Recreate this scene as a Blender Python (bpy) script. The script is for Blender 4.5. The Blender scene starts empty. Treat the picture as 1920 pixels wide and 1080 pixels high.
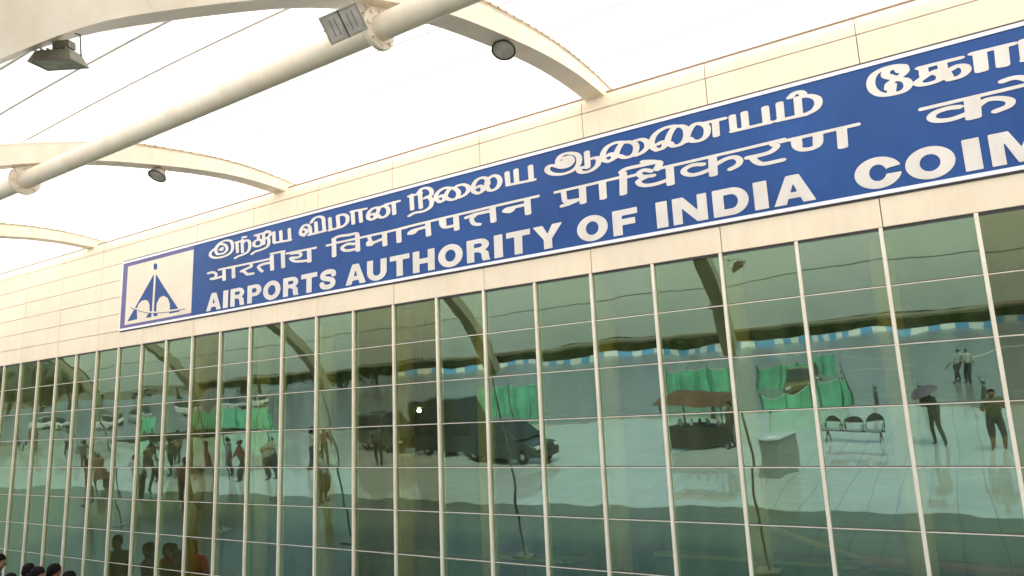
import bpy, math, random
import numpy as np
from mathutils import Vector, Matrix
R = math.radians
random.seed(7); rng = np.random.default_rng(11)
S = bpy.context.scene
col = S.collection

# ------------------------------------------------------------------ camera
CAMP = np.array((14.662, -6.104, 2.75))            # held up above the crowd, 6 m from the wall
M = np.array([[0.8461529241279532, -0.13148742090467966, -0.5164651848223168],
              [0.5323873323143409, 0.2526761600936556, 0.8079099495064688],
              [0.02426844413912766, -0.9585748881877517, 0.28380490896900484]])
cd = bpy.data.cameras.new('camera'); camo = bpy.data.objects.new('camera', cd); col.objects.link(camo)
camo.matrix_world = Matrix(((M[0][0], -M[0][1], -M[0][2], CAMP[0]), (M[1][0], -M[1][1], -M[1][2], CAMP[1]),
                            (M[2][0], -M[2][1], -M[2][2], CAMP[2]), (0, 0, 0, 1)))
cd.sensor_width = 36; cd.lens = 36 * 1322.7 / 1920; cd.clip_end = 2500; cd.clip_start = 0.05
S.camera = camo

# ------------------------------------------------------------------ sky, sun, exposure
SUN_EL, SUN_AZ = R(66), R(25)
w = bpy.data.worlds.new('World'); S.world = w; w.use_nodes = True
nt = w.node_tree; bg = nt.nodes['Background']
sky = nt.nodes.new('ShaderNodeTexSky'); sky.sky_type = 'NISHITA'; sky.sun_disc = False
sky.sun_elevation = SUN_EL; sky.sun_rotation = SUN_AZ
sky.air_density = 1.0; sky.dust_density = 4.0; sky.ozone_density = 1.0
nt.links.new(sky.outputs[0], bg.inputs[0]); bg.inputs[1].default_value = 0.15
sd = bpy.data.lights.new('sun', 'SUN'); sd.energy = 1.5; sd.angle = R(12); sd.color = (1, .94, .84)
so = bpy.data.objects.new('sun', sd); col.objects.link(so)
sdir = Vector((math.sin(SUN_AZ) * math.cos(SUN_EL), math.cos(SUN_AZ) * math.cos(SUN_EL), math.sin(SUN_EL)))
so.rotation_euler = (-sdir).to_track_quat('-Z', 'Y').to_euler(); so.location = (0, -20, 30)
S.view_settings.view_transform = 'Standard'; S.view_settings.look = 'None'
S.view_settings.gamma = 1; S.view_settings.use_curve_mapping = False
S.view_settings.exposure = 1.63
S.cycles.max_bounces = 12; S.cycles.transparent_max_bounces = 12
S.cycles.sample_clamp_indirect = 6

# ------------------------------------------------------------------ the leaning wall's own frame
LEAN = R(7.0)
O = np.array((0, 0, 4.907))                          # top edge of the glass
EU = np.array((1., 0, 0)); EV = np.array((0, math.sin(LEAN), -math.cos(LEAN))); EN = np.array((0, -math.cos(LEAN), -math.sin(LEAN)))
F0, K1 = 1356.55, -.0643                             # lens of the photograph
def und(x, y):
    a0, b0 = (x - 960) / F0, (y - 540) / F0; a, b = a0, b0
    for _ in range(12):
        s = 1 + K1 * (a * a + b * b); a, b = a0 / s, b0 / s
    return a, b
def ray(x, y):
    a, b = und(x, y); return M @ np.array((a, b, 1.))
def wuv(x, y):                                       # a point of the wall plane, metres along and down it
    d = ray(x, y); k = ((O - CAMP) @ EN) / (d @ EN); P = CAMP + k * d - O
    return float(P[0]), float(P @ EV)
def G(x, y, z=0.0):                                  # where on the ground stands what the glass shows there
    d = ray(x, y); d = d - 2 * (d @ EN) * EN; c = CAMP - 2 * ((CAMP - O) @ EN) * EN
    k = (z - c[2]) / d[2]; P = c + k * d
    return float(P[0]), float(P[1])
def WP(u, v, out=0.0):
    return tuple(O + u * EU + v * EV + out * EN)

# ------------------------------------------------------------------ materials
MATS = {}
def srgb(*c): return tuple(((x / 255) / 12.92 if x / 255 <= .04045 else ((x / 255 + .055) / 1.055) ** 2.4) for x in c)
def mat(name, c, rough=.6, metal=0., var=0., scale=6., bump=0., bscale=40., spec=.5, detail=4, c2=None, coat=0.):
    if name in MATS: return MATS[name]
    m = bpy.data.materials.new(name); m.use_nodes = True; n = m.node_tree.nodes; l = m.node_tree.links
    b = n['Principled BSDF']; b.inputs['Base Color'].default_value = (*c, 1); b.inputs['Roughness'].default_value = rough
    b.inputs['Metallic'].default_value = metal; b.inputs['Specular IOR Level'].default_value = spec
    b.inputs['Coat Weight'].default_value = coat
    if var or c2:
        tc = n.new('ShaderNodeTexCoord'); no = n.new('ShaderNodeTexNoise'); no.inputs['Scale'].default_value = scale; no.inputs['Detail'].default_value = detail
        l.new(tc.outputs['Object'], no.inputs['Vector'])
        rp = n.new('ShaderNodeValToRGB'); rp.color_ramp.elements[0].position = .3; rp.color_ramp.elements[1].position = .7
        a = tuple(x * (1 - var) for x in c); d = c2 if c2 else tuple(min(1, x * (1 + var)) for x in c)
        rp.color_ramp.elements[0].color = (*a, 1); rp.color_ramp.elements[1].color = (*d, 1)
        l.new(no.outputs['Fac'], rp.inputs['Fac']); l.new(rp.outputs['Color'], b.inputs['Base Color'])
    if bump:
        tc = n.new('ShaderNodeTexCoord'); no = n.new('ShaderNodeTexNoise'); no.inputs['Scale'].default_value = bscale
        bp = n.new('ShaderNodeBump'); bp.inputs['Strength'].default_value = 1; bp.inputs['Distance'].default_value = bump
        l.new(tc.outputs['Object'], no.inputs['Vector']); l.new(no.outputs['Fac'], bp.inputs['Height']); l.new(bp.outputs[0], b.inputs['Normal'])
    MATS[name] = m; return m

def streaks(m, lo, sc=(9, 9, .55), seed=0.):
    n = m.node_tree.nodes; l = m.node_tree.links; b = n['Principled BSDF']; src = b.inputs['Base Color'].links[0].from_socket
    tc = n.new('ShaderNodeTexCoord'); mp = n.new('ShaderNodeMapping'); mp.inputs['Scale'].default_value = sc; mp.inputs['Location'].default_value = (seed, seed, 0)
    no = n.new('ShaderNodeTexNoise'); no.inputs['Scale'].default_value = 1.2; no.inputs['Detail'].default_value = 6; no.inputs['Roughness'].default_value = .65
    rp = n.new('ShaderNodeValToRGB'); rp.color_ramp.elements[0].position = .32; rp.color_ramp.elements[1].position = .56; rp.color_ramp.elements[0].color = (*lo, 1); rp.color_ramp.elements[1].color = (1, 1, 1, 1)
    mm = n.new('ShaderNodeMix'); mm.data_type = 'RGBA'; mm.blend_type = 'MULTIPLY'; mm.inputs[0].default_value = 1
    l.new(tc.outputs['Object'], mp.inputs[0]); l.new(mp.outputs[0], no.inputs['Vector']); l.new(no.outputs['Fac'], rp.inputs['Fac']); l.new(src, mm.inputs[6]); l.new(rp.outputs['Color'], mm.inputs[7]); l.new(mm.outputs[2], b.inputs['Base Color'])
CREAM = (.82, .70, .53)
m_clad = mat('cream_cladding', CREAM, .42, var=.05, scale=1.3, bump=.0006, bscale=1.5, spec=.4)
m_seam = mat('dark_joint', (.26, .22, .16), .8)
m_steelw = mat('cream_painted_steel', (.84, .745, .60), .38, var=.05, scale=2.5, bump=.0008, bscale=14)
m_mull = mat('mullion_cap', (.84, .77, .63), .4, var=.05, scale=5)
m_blue = mat('sign_blue', (.013, .068, .24), .5, spec=.3, var=.14, scale=1.1, bump=.0006, bscale=2.5)
m_violet = mat('sign_violet_border', (.09, .075, .24), .4)
m_white = mat('sign_white', (.68, .65, .60), .45, var=.05, scale=3)
m_wline = mat('sign_frame_white', (.86, .84, .86), .4)
m_logo = mat('sign_logo_panel', (.74, .66, .52), .5, var=.05, scale=2)
m_dark = mat('dark_metal', (.05, .045, .04), .5)
m_grey = mat('grey_lamp_metal', (.36, .34, .27), .45, metal=.2, var=.15, scale=12)
m_lens = mat('lamp_glass', (.45, .41, .36), .15, var=.2, scale=9)
streaks(m_clad, (.955, .94, .91)); streaks(m_steelw, (.93, .90, .84), (5, 5, 2.5), 3.); streaks(m_blue, (.78, .84, .95), (3, 3, .8), 7.); streaks(m_white, (.92, .90, .87), (6, 6, 3), 5.); streaks(m_mull, (.90, .86, .80), (9, 9, .8), 2.)
m_cable = mat('wire_grey', (.50, .45, .37), .6)

def membrane_mat():
    m = bpy.data.materials.new('white_canopy_fabric'); m.use_nodes = True; n = m.node_tree.nodes; l = m.node_tree.links; n.clear()
    out = n.new('ShaderNodeOutputMaterial'); t = n.new('ShaderNodeBsdfTranslucent'); d = n.new('ShaderNodeBsdfDiffuse'); mx = n.new('ShaderNodeMixShader')
    t.inputs[0].default_value = (.96, .91, .80, 1); d.inputs[0].default_value = (.9, .87, .80, 1); mx.inputs[0].default_value = .70
    l.new(d.outputs[0], mx.inputs[1]); l.new(t.outputs[0], mx.inputs[2]); l.new(mx.outputs[0], out.inputs[0]); return m
m_memb = membrane_mat()

def glass_mat(name, refl, trans, wob):
    m = bpy.data.materials.new(name); m.use_nodes = True; n = m.node_tree.nodes; l = m.node_tree.links; n.clear()
    out = n.new('ShaderNodeOutputMaterial'); g = n.new('ShaderNodeBsdfGlossy'); t = n.new('ShaderNodeBsdfTransparent'); ad = n.new('ShaderNodeAddShader')
    g.inputs['Color'].default_value = (*refl, 1); g.inputs['Roughness'].default_value = .012; t.inputs[0].default_value = (*trans, 1)
    tc = n.new('ShaderNodeTexCoord'); no = n.new('ShaderNodeTexNoise'); no.inputs['Scale'].default_value = 1.7; no.inputs['Detail'].default_value = 1.5
    bp = n.new('ShaderNodeBump'); bp.inputs['Distance'].default_value = wob
    l.new(tc.outputs['Object'], no.inputs['Vector']); l.new(no.outputs['Fac'], bp.inputs['Height']); l.new(bp.outputs[0], g.inputs['Normal'])
    a2 = n.new('ShaderNodeAddShader'); df = n.new('ShaderNodeBsdfDiffuse')     # dust film in streaks, also adding a milky haze that lifts the glass
    mp = n.new('ShaderNodeMapping'); mp.inputs['Scale'].default_value = (7, 7, .7); n3 = n.new('ShaderNodeTexNoise'); n3.inputs['Scale'].default_value = 1.1; n3.inputs['Detail'].default_value = 5
    rp = n.new('ShaderNodeValToRGB'); rp.color_ramp.elements[0].position = .35; rp.color_ramp.elements[1].position = .75; rp.color_ramp.elements[0].color = (.003, .004, .002, 1); rp.color_ramp.elements[1].color = (.030, .034, .020, 1)
    l.new(tc.outputs['Object'], mp.inputs[0]); l.new(mp.outputs[0], n3.inputs['Vector']); l.new(n3.outputs['Fac'], rp.inputs['Fac']); l.new(rp.outputs['Color'], df.inputs[0])
    l.new(g.outputs[0], ad.inputs[0]); l.new(t.outputs[0], ad.inputs[1]); l.new(ad.outputs[0], a2.inputs[0]); l.new(df.outputs[0], a2.inputs[1]); l.new(a2.outputs[0], out.inputs[0]); return m
GREENS = [glass_mat('green_glass', (.142, .202, .140), (.33, .40, .20), .0025),
          glass_mat('grey_green_glass', (.148, .206, .152), (.33, .40, .20), .0022),
          glass_mat('olive_glass', (.108, .126, .076), (.33, .40, .20), .0025)]

def floor_mat(name, c, rough, spec, tile, joint, var=.08, bump=.0004):
    m = bpy.data.materials.new(name); m.use_nodes = True; n = m.node_tree.nodes; l = m.node_tree.links
    b = n['Principled BSDF']; b.inputs['Roughness'].default_value = rough; b.inputs['Specular IOR Level'].default_value = spec; b.inputs['IOR'].default_value = 2.5 if spec >= 1 else 1.5
    tc = n.new('ShaderNodeTexCoord'); no = n.new('ShaderNodeTexNoise'); no.inputs['Scale'].default_value = .5; no.inputs['Detail'].default_value = 6
    l.new(tc.outputs['Object'], no.inputs['Vector'])
    rp = n.new('ShaderNodeValToRGB'); rp.color_ramp.elements[0].position = .3; rp.color_ramp.elements[1].position = .7
    rp.color_ramp.elements[0].color = (*[x * (1 - var) for x in c], 1); rp.color_ramp.elements[1].color = (*[min(1, x * (1 + var)) for x in c], 1)
    l.new(no.outputs['Fac'], rp.inputs['Fac']); last = rp.outputs['Color']
    if tile:
        br = n.new('ShaderNodeTexBrick'); br.offset = 0; br.inputs['Scale'].default_value = 1; br.inputs['Mortar Size'].default_value = .011
        br.inputs['Brick Width'].default_value = tile; br.inputs['Row Height'].default_value = tile
        br.inputs['Color1'].default_value = (1, 1, 1, 1); br.inputs['Color2'].default_value = (.93, .94, .93, 1); br.inputs['Mortar'].default_value = (joint, joint, joint, 1)
        l.new(tc.outputs['Object'], br.inputs['Vector'])
        mm = n.new('ShaderNodeMix'); mm.data_type = 'RGBA'; mm.blend_type = 'MULTIPLY'; mm.inputs[0].default_value = 1
        l.new(last, mm.inputs[6]); l.new(br.outputs['Color'], mm.inputs[7]); last = mm.outputs[2]
    l.new(last, b.inputs['Base Color'])
    n2 = n.new('ShaderNodeTexNoise'); n2.inputs['Scale'].default_value = 3; bp = n.new('ShaderNodeBump'); bp.inputs['Distance'].default_value = bump
    l.new(tc.outputs['Object'], n2.inputs['Vector']); l.new(n2.outputs['Fac'], bp.inputs['Height']); l.new(bp.outputs[0], b.inputs['Normal'])
    return m

# ------------------------------------------------------------------ mesh helpers
class MB:
    def __init__(s): s.v = []; s.f = []; s.m = []
    def add(s, vs, fs, mi=0):
        o = len(s.v); s.v += [tuple(map(float, p)) for p in vs]; s.f += [tuple(i + o for i in f) for f in fs]; s.m += [mi] * len(fs); return s
    def hexa(s, p, mi=0):                             # 8 points: bottom 4, top 4
        return s.add(p, [(0, 3, 2, 1), (4, 5, 6, 7), (0, 1, 5, 4), (1, 2, 6, 5), (2, 3, 7, 6), (3, 0, 4, 7)], mi)
    def box(s, x0, x1, y0, y1, z0, z1, mi=0):
        return s.hexa([(x0, y0, z0), (x1, y0, z0), (x1, y1, z0), (x0, y1, z0), (x0, y0, z1), (x1, y0, z1), (x1, y1, z1), (x0, y1, z1)], mi)
    def wbox(s, u0, u1, v0, v1, o0, o1, mi=0):        # box in the wall's frame; v runs down
        return s.hexa([WP(u0, v1, o0), WP(u1, v1, o0), WP(u1, v1, o1), WP(u0, v1, o1), WP(u0, v0, o0), WP(u1, v0, o0), WP(u1, v0, o1), WP(u0, v0, o1)], mi)
    def sweep(s, pts, ring, mi=0, closed=True, caps=True):   # ring: list of functions/frames giving points
        n = len(ring[0]); vs = [p for r in ring for p in r]; fs = []
        for i in range(len(ring) - 1):
            for j in range(n if closed else n - 1):
                a = i * n + j; b = i * n + (j + 1) % n; fs.append((a, b, b + n, a + n))
        if caps and closed: fs += [tuple(range(n))[::-1], tuple((len(ring) - 1) * n + k for k in range(n))]
        return s.add(vs, fs, mi)
    def tube(s, pts, r, n=10, mi=0):
        pts = [Vector(p) for p in pts]; rr = r if hasattr(r, '__len__') else [r] * len(pts); rings = []; up = None
        for i, p in enumerate(pts):
            t = (pts[min(i + 1, len(pts) - 1)] - pts[max(i - 1, 0)]).normalized()
            if up is None: up = Vector((0, 0, 1)) if abs(t.z) < .9 else Vector((1, 0, 0))
            a = t.cross(up).normalized(); b = a.cross(t).normalized(); up = b
            rings.append([p + a * (rr[i] * math.cos(2 * math.pi * k / n)) + b * (rr[i] * math.sin(2 * math.pi * k / n)) for k in range(n)])
        return s.sweep(None, rings, mi)
    def lathe(s, prof, c=(0, 0, 0), n=16, mi=0, M4=None, caps=True):
        rings = []
        for r, z in prof:
            ring = [Vector((r * math.cos(2 * math.pi * k / n), r * math.sin(2 * math.pi * k / n), z)) for k in range(n)]
            if M4 is not None: ring = [M4 @ p for p in ring]
            rings.append([p + Vector(c) for p in ring])
        return s.sweep(None, rings, mi, caps=caps)
    def build(s, name, mats, parent=None, smooth=False, bevel=0, loc=None):
        me = bpy.data.meshes.new(name); me.from_pydata(s.v, [], s.f)
        if not isinstance(mats, (list, tuple)): mats = [mats]
        for m in mats: me.materials.append(m)
        if len(mats) > 1: me.polygons.foreach_set('material_index', s.m)
        if smooth: me.shade_smooth(); 
        me.update()
        o = bpy.data.objects.new(name, me); col.objects.link(o)
        if parent: o.parent = parent
        if loc: o.location = loc
        if smooth == 'auto':
            try: me.set_sharp_from_angle(angle=R(40))
            except Exception: pass
        if bevel:
            b = o.modifiers.new('bevel', 'BEVEL'); b.width = bevel; b.segments = 2; b.limit_method = 'ANGLE'
        return o
def tag(o, label=None, cat=None, group=None, kind=None):
    if label: o['label'] = label
    if cat: o['category'] = cat
    if group: o['group'] = group
    if kind: o['kind'] = kind
    return o
def thing(name, label, cat, loc=(0, 0, 0), rz=0, group=None):
    o = bpy.data.objects.new(name, None); col.objects.link(o); o.location = loc; o.rotation_euler = (0, 0, rz); o.empty_display_size = .2
    return tag(o, label, cat, group)
def dup(root, loc, rz, label, scale=None):
    def cp(o, par):
        c = o.copy(); col.objects.link(c); c.parent = par
        for ch in kids.get(o, []): cp(ch, c)
        return c
    kids = {}
    for o in col.objects:
        if o.parent: kids.setdefault(o.parent, []).append(o)
    r = cp(root, None); r.location = loc; r.rotation_euler = (0, 0, rz); r['label'] = label
    if scale: r.scale = scale
    return r

# ================================================================== GROUND
BIG = 900
b = MB(); b.add([(-BIG, -BIG, -.02), (BIG, -BIG, -.02), (BIG, 200, -.02), (-BIG, 200, -.02)], [(0, 1, 2, 3)])
tag(b.build('ground', mat('dusty_ground', (.16, .14, .10), .95, var=.25, scale=.08, bump=.02, bscale=1)), kind='structure')
b = MB(); b.add([(-320, -128, -.008), (320, -128, -.008), (320, -26.75, -.008), (-320, -26.75, -.008)], [(0, 1, 2, 3)])
tag(b.build('road', floor_mat('wet_asphalt', (.21, .22, .23), .22, .6, 0, 0, .25, .002)), kind='structure')
b = MB(); b.box(-60, 45, -26.5, -10.15, -.1, .004)
tag(b.build('plaza_floor', floor_mat('wet_polished_tiles', (.58, .61, .62), .025, 1.0, .6, .5, .08, .00012)), kind='structure')
b = MB(); b.box(-60, 45, -10.15, .9, -.1, 0)
tag(b.build('entrance_paving', floor_mat('green_granite_paving', (.13, .145, .10), .18, .6, .6, .7)), kind='structure')
b = MB()
x = -60.
while x < 45: b.box(x + .01, x + .99, -26.75, -26.5, -.1, .03); x += 1
tag(b.build('plaza_kerb', mat('kerb_concrete', (.34, .32, .27), .7, var=.15, scale=3)), kind='structure')
m_line = mat('road_paint', (.75, .75, .72), .5, var=.15, scale=1)
for i, ((x0, y0), (x1, y1)) in enumerate([(G(1585, 676), G(1712, 674)), (G(1590, 700), G(1712, 688)), (G(1800, 676), G(1915, 640))]):
    dx, dy = x1 - x0, y1 - y0; L = math.hypot(dx, dy); nx, ny = -dy / L * .09, dx / L * .09
    b = MB(); b.add([(x0 - nx, y0 - ny, -.003), (x1 - nx, y1 - ny, -.003), (x1 + nx, y1 + ny, -.003), (x0 + nx, y0 + ny, -.003)], [(0, 1, 2, 3)])
    tag(b.build('lane_marking', m_line), kind='structure')

# ================================================================== TERMINAL WALL
PW, PH = .65, .47
bld = thing('terminal_facade', 'leaning cream clad parapet and frame of the terminal above the green glass', 'building')
# cladding panels
GAP = .007
tilt = lambda: rng.uniform(-.0012, .0012)
vrows = [-.010, -.278, -.563, -.847, -1.13, -1.413, -1.70]
k0, k1 = -3, 14
for k in range(k0, k1 + 1):
    u0, u1 = 1.3 * k + .02 + GAP / 2, 1.3 * (k + 1) + .02 - GAP / 2
    for r_ in range(6):
        v1, v0 = vrows[r_] - GAP / 2, vrows[r_ + 1] + GAP / 2
        if r_ == 0: v1 = -.008
        t = tilt()
        b = MB(); b.wbox(u0, u1, v0, v1, .004, .030 + t); b.build('cladding_panel', m_clad, bld, bevel=.003)
    # rolled top cap: one quarter-ish round piece
    prof = [(-1.704, .030), (-1.76, .029), (-1.81, .020), (-1.852, .0), (-1.88, -.035), (-1.893, -.085), (-1.895, -.16)]
    b = MB()
    for a_, c_ in zip(prof[:-1], prof[1:]):
        b.add([WP(u0, a_[0], a_[1]), WP(u1, a_[0], a_[1]), WP(u1, c_[0], c_[1]), WP(u0, c_[0], c_[1])], [(0, 1, 2, 3)])
    me = b.build('cap_panel', m_clad, bld, smooth=True)
ua, ub = 1.3 * k0, 1.3 * (k1 + 1)
MB().wbox(ua, ub, -1.70, -.004, -.02, .002).build('backing_board', m_seam, bld)
MB().wbox(ua, ub, -1.9, -1.5, -.5, -.20).build('parapet_back', m_clad, bld)
MB().wbox(ua, ub, -.012, .012, -.05, .012).build('head_joint', m_dark, bld)
for k in range(k0, k1 + 2):
    u_ = 1.3 * k + .02; b = MB()
    for a_, c_ in zip(prof[:-1], prof[1:]): b.add([WP(u_ - .03, a_[0] + .004, a_[1] - .006), WP(u_ + .03, a_[0] + .004, a_[1] - .006), WP(u_ + .03, c_[0] + .004, c_[1] - .006), WP(u_ - .03, c_[0] + .004, c_[1] - .006)], [(0, 1, 2, 3)])
    b.build('cap_joint', m_seam, bld)
b = MB(); pr = [WP(ua, -1.903, -.10), WP(ub, -1.903, -.10), WP(ub, -1.915, -.14), WP(ua, -1.915, -.14)]
b.add(pr, [(0, 1, 2, 3)]); b.tube([WP(ua, -1.905, -.065), WP(ub, -1.905, -.065)], .016, 6); b.build('flashing', mat('brown_flashing', (.27, .19, .13), .5), bld)
# the roof deck behind the parapet and side walls, kept simple
b = MB(); b.box(ua, ub, .35, 9, 6.3, 6.5); b.build('roof_deck', m_clad, bld)
b = MB(); b.box(ua, ub, 9, 9.2, 0, 6.5); b.build('rear_wall', mat('inner_wall', (.09, .09, .05), .9, var=.2, scale=.6), bld)
b = MB(); b.box(ua - .2, ua, .75, 9, 0, 6.5); b.build('end_wall', m_clad, bld)
b = MB(); b.box(ub, ub + .2, .75, 9, 0, 6.5); b.build('end_wall', m_clad, bld)

# curtain wall
gw = thing('glass_curtain_wall', 'green reflective curtain wall with cream mullions under the parapet', 'glass wall')
ROWS = 10; i0, i1 = -4, 29
olive = {8, 14 + 0, 13, 23, -2, 2}
olive = {8, 13, 14, 23, 24}
greyg = {3, 5, 9, 11, 16, 18, 21}
for i in range(i0, i1):
    mi = 2 if i in olive else (1 if i in greyg else 0)
    for j in range(ROWS):
        u0, u1 = i * PW + .006, (i + 1) * PW - .006; v0 = j * PH + .006 if j else .012; v1 = (j + 1) * PH - .006
        a, c = rng.normal(0, .0019), rng.normal(0, .0017)
        du, dv = (u1 - u0) / 2, (v1 - v0) / 2
        q = [(u0, v1, -a * du - c * dv), (u1, v1, a * du - c * dv), (u1, v0, a * du + c * dv), (u0, v0, -a * du + c * dv)]
        b = MB(); b.add([WP(*p) for p in q], [(0, 1, 2, 3)]); b.build('pane', GREENS[mi], gw)
for i in range(i0, i1 + 1):
    u = i * PW; b = MB(); b.wbox(u - .0145, u + .0145, -.004, ROWS * PH, -.06, .032); b.build('mullion', m_mull, gw, bevel=.003)
for j in range(1, ROWS + 1):
    b = MB(); v = j * PH
    for i in range(i0, i1):
        b.wbox(i * PW + .0155, (i + 1) * PW - .0155, v - .0025, v + .0045, -.02, .007 + rng.uniform(-.002, .002), 0)
        b.wbox(i * PW + .0155, (i + 1) * PW - .0155, v - .010, v - .0025, -.02, .002, 1)  # dark strip over the bar, coloured as the shadow along it
    b.build('transom', [m_mull, m_dark], gw)

# ================================================================== SIGN
sg = thing('airport_sign', 'long blue sign board with white lettering in three scripts on the cream parapet', 'sign')
SU0, SU1, SV0, SV1 = 3.275, 18.0, -1.41, -.272
MB().wbox(SU0, SU1, SV0, SV1, .012, .047).build('board', [m_blue], sg)
fr = MB(); t = .03
fr.wbox(SU0 - .002, SU1, SV0 - .002, SV0 + t, .0475, .056); fr.wbox(SU0 - .002, SU1, SV1 - t, SV1 + .002, .0475, .056); fr.wbox(SU0 - .002, SU0 + t * .8, SV0 + t + .0005, SV1 - t - .0005, .0475, .056)
fr.build('frame', m_wline, sg)
sh = MB(); sh.wbox(SU0 - .004, SU1, SV0 - .026, SV0 - .004, .0305, .036); sh.wbox(SU0 - .004, SU1, SV1 + .004, SV1 + .022, .0305, .036)
sh.build('shadow_line', m_dark, sg)  # dark strips above and below the board stand in for its shadow
vb = MB(); vb.wbox(SU0 + t, 3.43, SV0 + t + .002, SV1 - t - .002, .0475, .050); vb.wbox(3.4305, 5.185, SV0 + t + .002, -1.318, .0475, .050); vb.wbox(3.4305, 5.185, -.352, SV1 - t - .002, .0475, .050)
vb.build('logo_border', m_violet, sg)
MB().wbox(3.431, 5.182, -1.3175, -.3525, .0475, .051).build('logo_panel', m_logo, sg)

# signed-distance lettering ------------------------------------------------
def cr(c, pts): x0, y0, s = c; return [wuv(x0 + x / s, y0 + y / s) for x, y in pts]
def smooth(P, n=4):
    P = [np.array(p, float) for p in P]; out = []
    for i in range(len(P) - 1):
        p0, p1, p2, p3 = P[max(i - 1, 0)], P[i], P[i + 1], P[min(i + 2, len(P) - 1)]
        for k in range(n):
            t_ = k / n; out.append(.5 * ((2 * p1) + (p2 - p0) * t_ + (2 * p0 - 5 * p1 + 4 * p2 - p3) * t_ ** 2 + (3 * p1 - p0 - 3 * p2 + p3) * t_ ** 3))
    out.append(P[-1]); return out
def f_nib(pts, rx, ry):
    P = np.array(smooth(pts) if len(pts) > 3 else pts)
    def f(U, V):
        X, Y = U / rx, V / ry; d = np.full(U.shape, 1e9)
        if len(P) == 1: return (np.hypot(X - P[0, 0] / rx, Y - P[0, 1] / ry) - 1) * ry
        for a, b_ in zip(P[:-1], P[1:]):
            ax, ay, bx, by = a[0] / rx, a[1] / ry, b_[0] / rx, b_[1] / ry; dx, dy = bx - ax, by - ay
            t_ = np.clip(((X - ax) * dx + (Y - ay) * dy) / max(dx * dx + dy * dy, 1e-9), 0, 1)
            d = np.minimum(d, np.hypot(X - ax - t_ * dx, Y - ay - t_ * dy))
        return (d - 1) * ry
    f.box = (P[:, 0].min() - rx, P[:, 0].max() + rx, P[:, 1].min() - ry, P[:, 1].max() + ry); return f
def f_poly(pts):
    P = np.array(pts)
    def f(U, V):
        d = np.full(U.shape, 1e9); ins = np.zeros(U.shape, bool)
        for a, b_ in zip(P, np.roll(P, -1, 0)):
            dx, dy = b_ - a; t_ = np.clip(((U - a[0]) * dx + (V - a[1]) * dy) / max(dx * dx + dy * dy, 1e-12), 0, 1)
            d = np.minimum(d, np.hypot(U - a[0] - t_ * dx, V - a[1] - t_ * dy))
            if abs(dy) > 1e-12: ins ^= ((a[1] > V) != (b_[1] > V)) & (U < (V - a[1]) / dy * dx + a[0])
        return np.where(ins, -d, d)
    f.box = (P[:, 0].min(), P[:, 0].max(), P[:, 1].min(), P[:, 1].max()); return f
def f_ell(cx, cy, rx, ry):
    def f(U, V): return (np.hypot((U - cx) / rx, (V - cy) / ry) - 1) * min(rx, ry)
    f.box = (cx - rx, cx + rx, cy - ry, cy + ry); return f
def union(fs):
    def f(U, V):
        d = fs[0](U, V)
        for g in fs[1:]: d = np.minimum(d, g(U, V))
        return d
    bs = [g.box for g in fs]; f.box = (min(q[0] for q in bs), max(q[1] for q in bs), min(q[2] for q in bs), max(q[3] for q in bs)); return f
def sub(a, b_):
    def f(U, V): return np.maximum(a(U, V), -b_(U, V))
    f.box = a.box; return f
def inter(a, b_):
    def f(U, V): return np.maximum(a(U, V), b_(U, V))
    f.box = a.box; return f
NLET = [0]
def emit(f, name, m, parent, out, h=.006):
    NLET[0] += 1; out += .0004 * (NLET[0] % 4) if 'letter' in name else 0
    x0, x1, y0, y1 = f.box; x0 -= h; y0 -= h; nx = int((x1 - x0) / h) + 3; ny = int((y1 - y0) / h) + 3
    U, V = np.meshgrid(x0 + h * np.arange(nx), y0 + h * np.arange(ny)); D = f(U, V); D[np.abs(D) < 1e-7] = 1e-7
    I = D < 0; full = I[:-1, :-1] & I[1:, :-1] & I[:-1, 1:] & I[1:, 1:]; anyi = I[:-1, :-1] | I[1:, :-1] | I[:-1, 1:] | I[1:, 1:]
    b = MB(); vs, fs = [], []
    def face(p):
        o = len(vs); vs.extend(WP(u, v, out) for u, v in p); fs.append(tuple(range(o, o + len(p)))[::-1])
    for r_ in range(ny - 1):
        c = 0
        while c < nx - 1:
            if full[r_, c]:
                e = c
                while e < nx - 1 and full[r_, e]: e += 1
                face([(x0 + c * h, y0 + r_ * h), (x0 + e * h, y0 + r_ * h), (x0 + e * h, y0 + (r_ + 1) * h), (x0 + c * h, y0 + (r_ + 1) * h)]); c = e; continue
            if anyi[r_, c]:
                cs = [(c, r_), (c + 1, r_), (c + 1, r_ + 1), (c, r_ + 1)]; p = []
                for k in range(4):
                    a, d = cs[k], cs[(k + 1) % 4]; da, dd = D[a[1], a[0]], D[d[1], d[0]]
                    if da < 0: p.append((x0 + a[0] * h, y0 + a[1] * h))
                    if (da < 0) != (dd < 0):
                        t_ = da / (da - dd); p.append((x0 + (a[0] + (d[0] - a[0]) * t_) * h, y0 + (a[1] + (d[1] - a[1]) * t_) * h))
                if len(p) > 2: face(p)
            c += 1
    b.v, b.f, b.m = vs, fs, [0] * len(fs)
    return b.build(name, m, parent)

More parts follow.
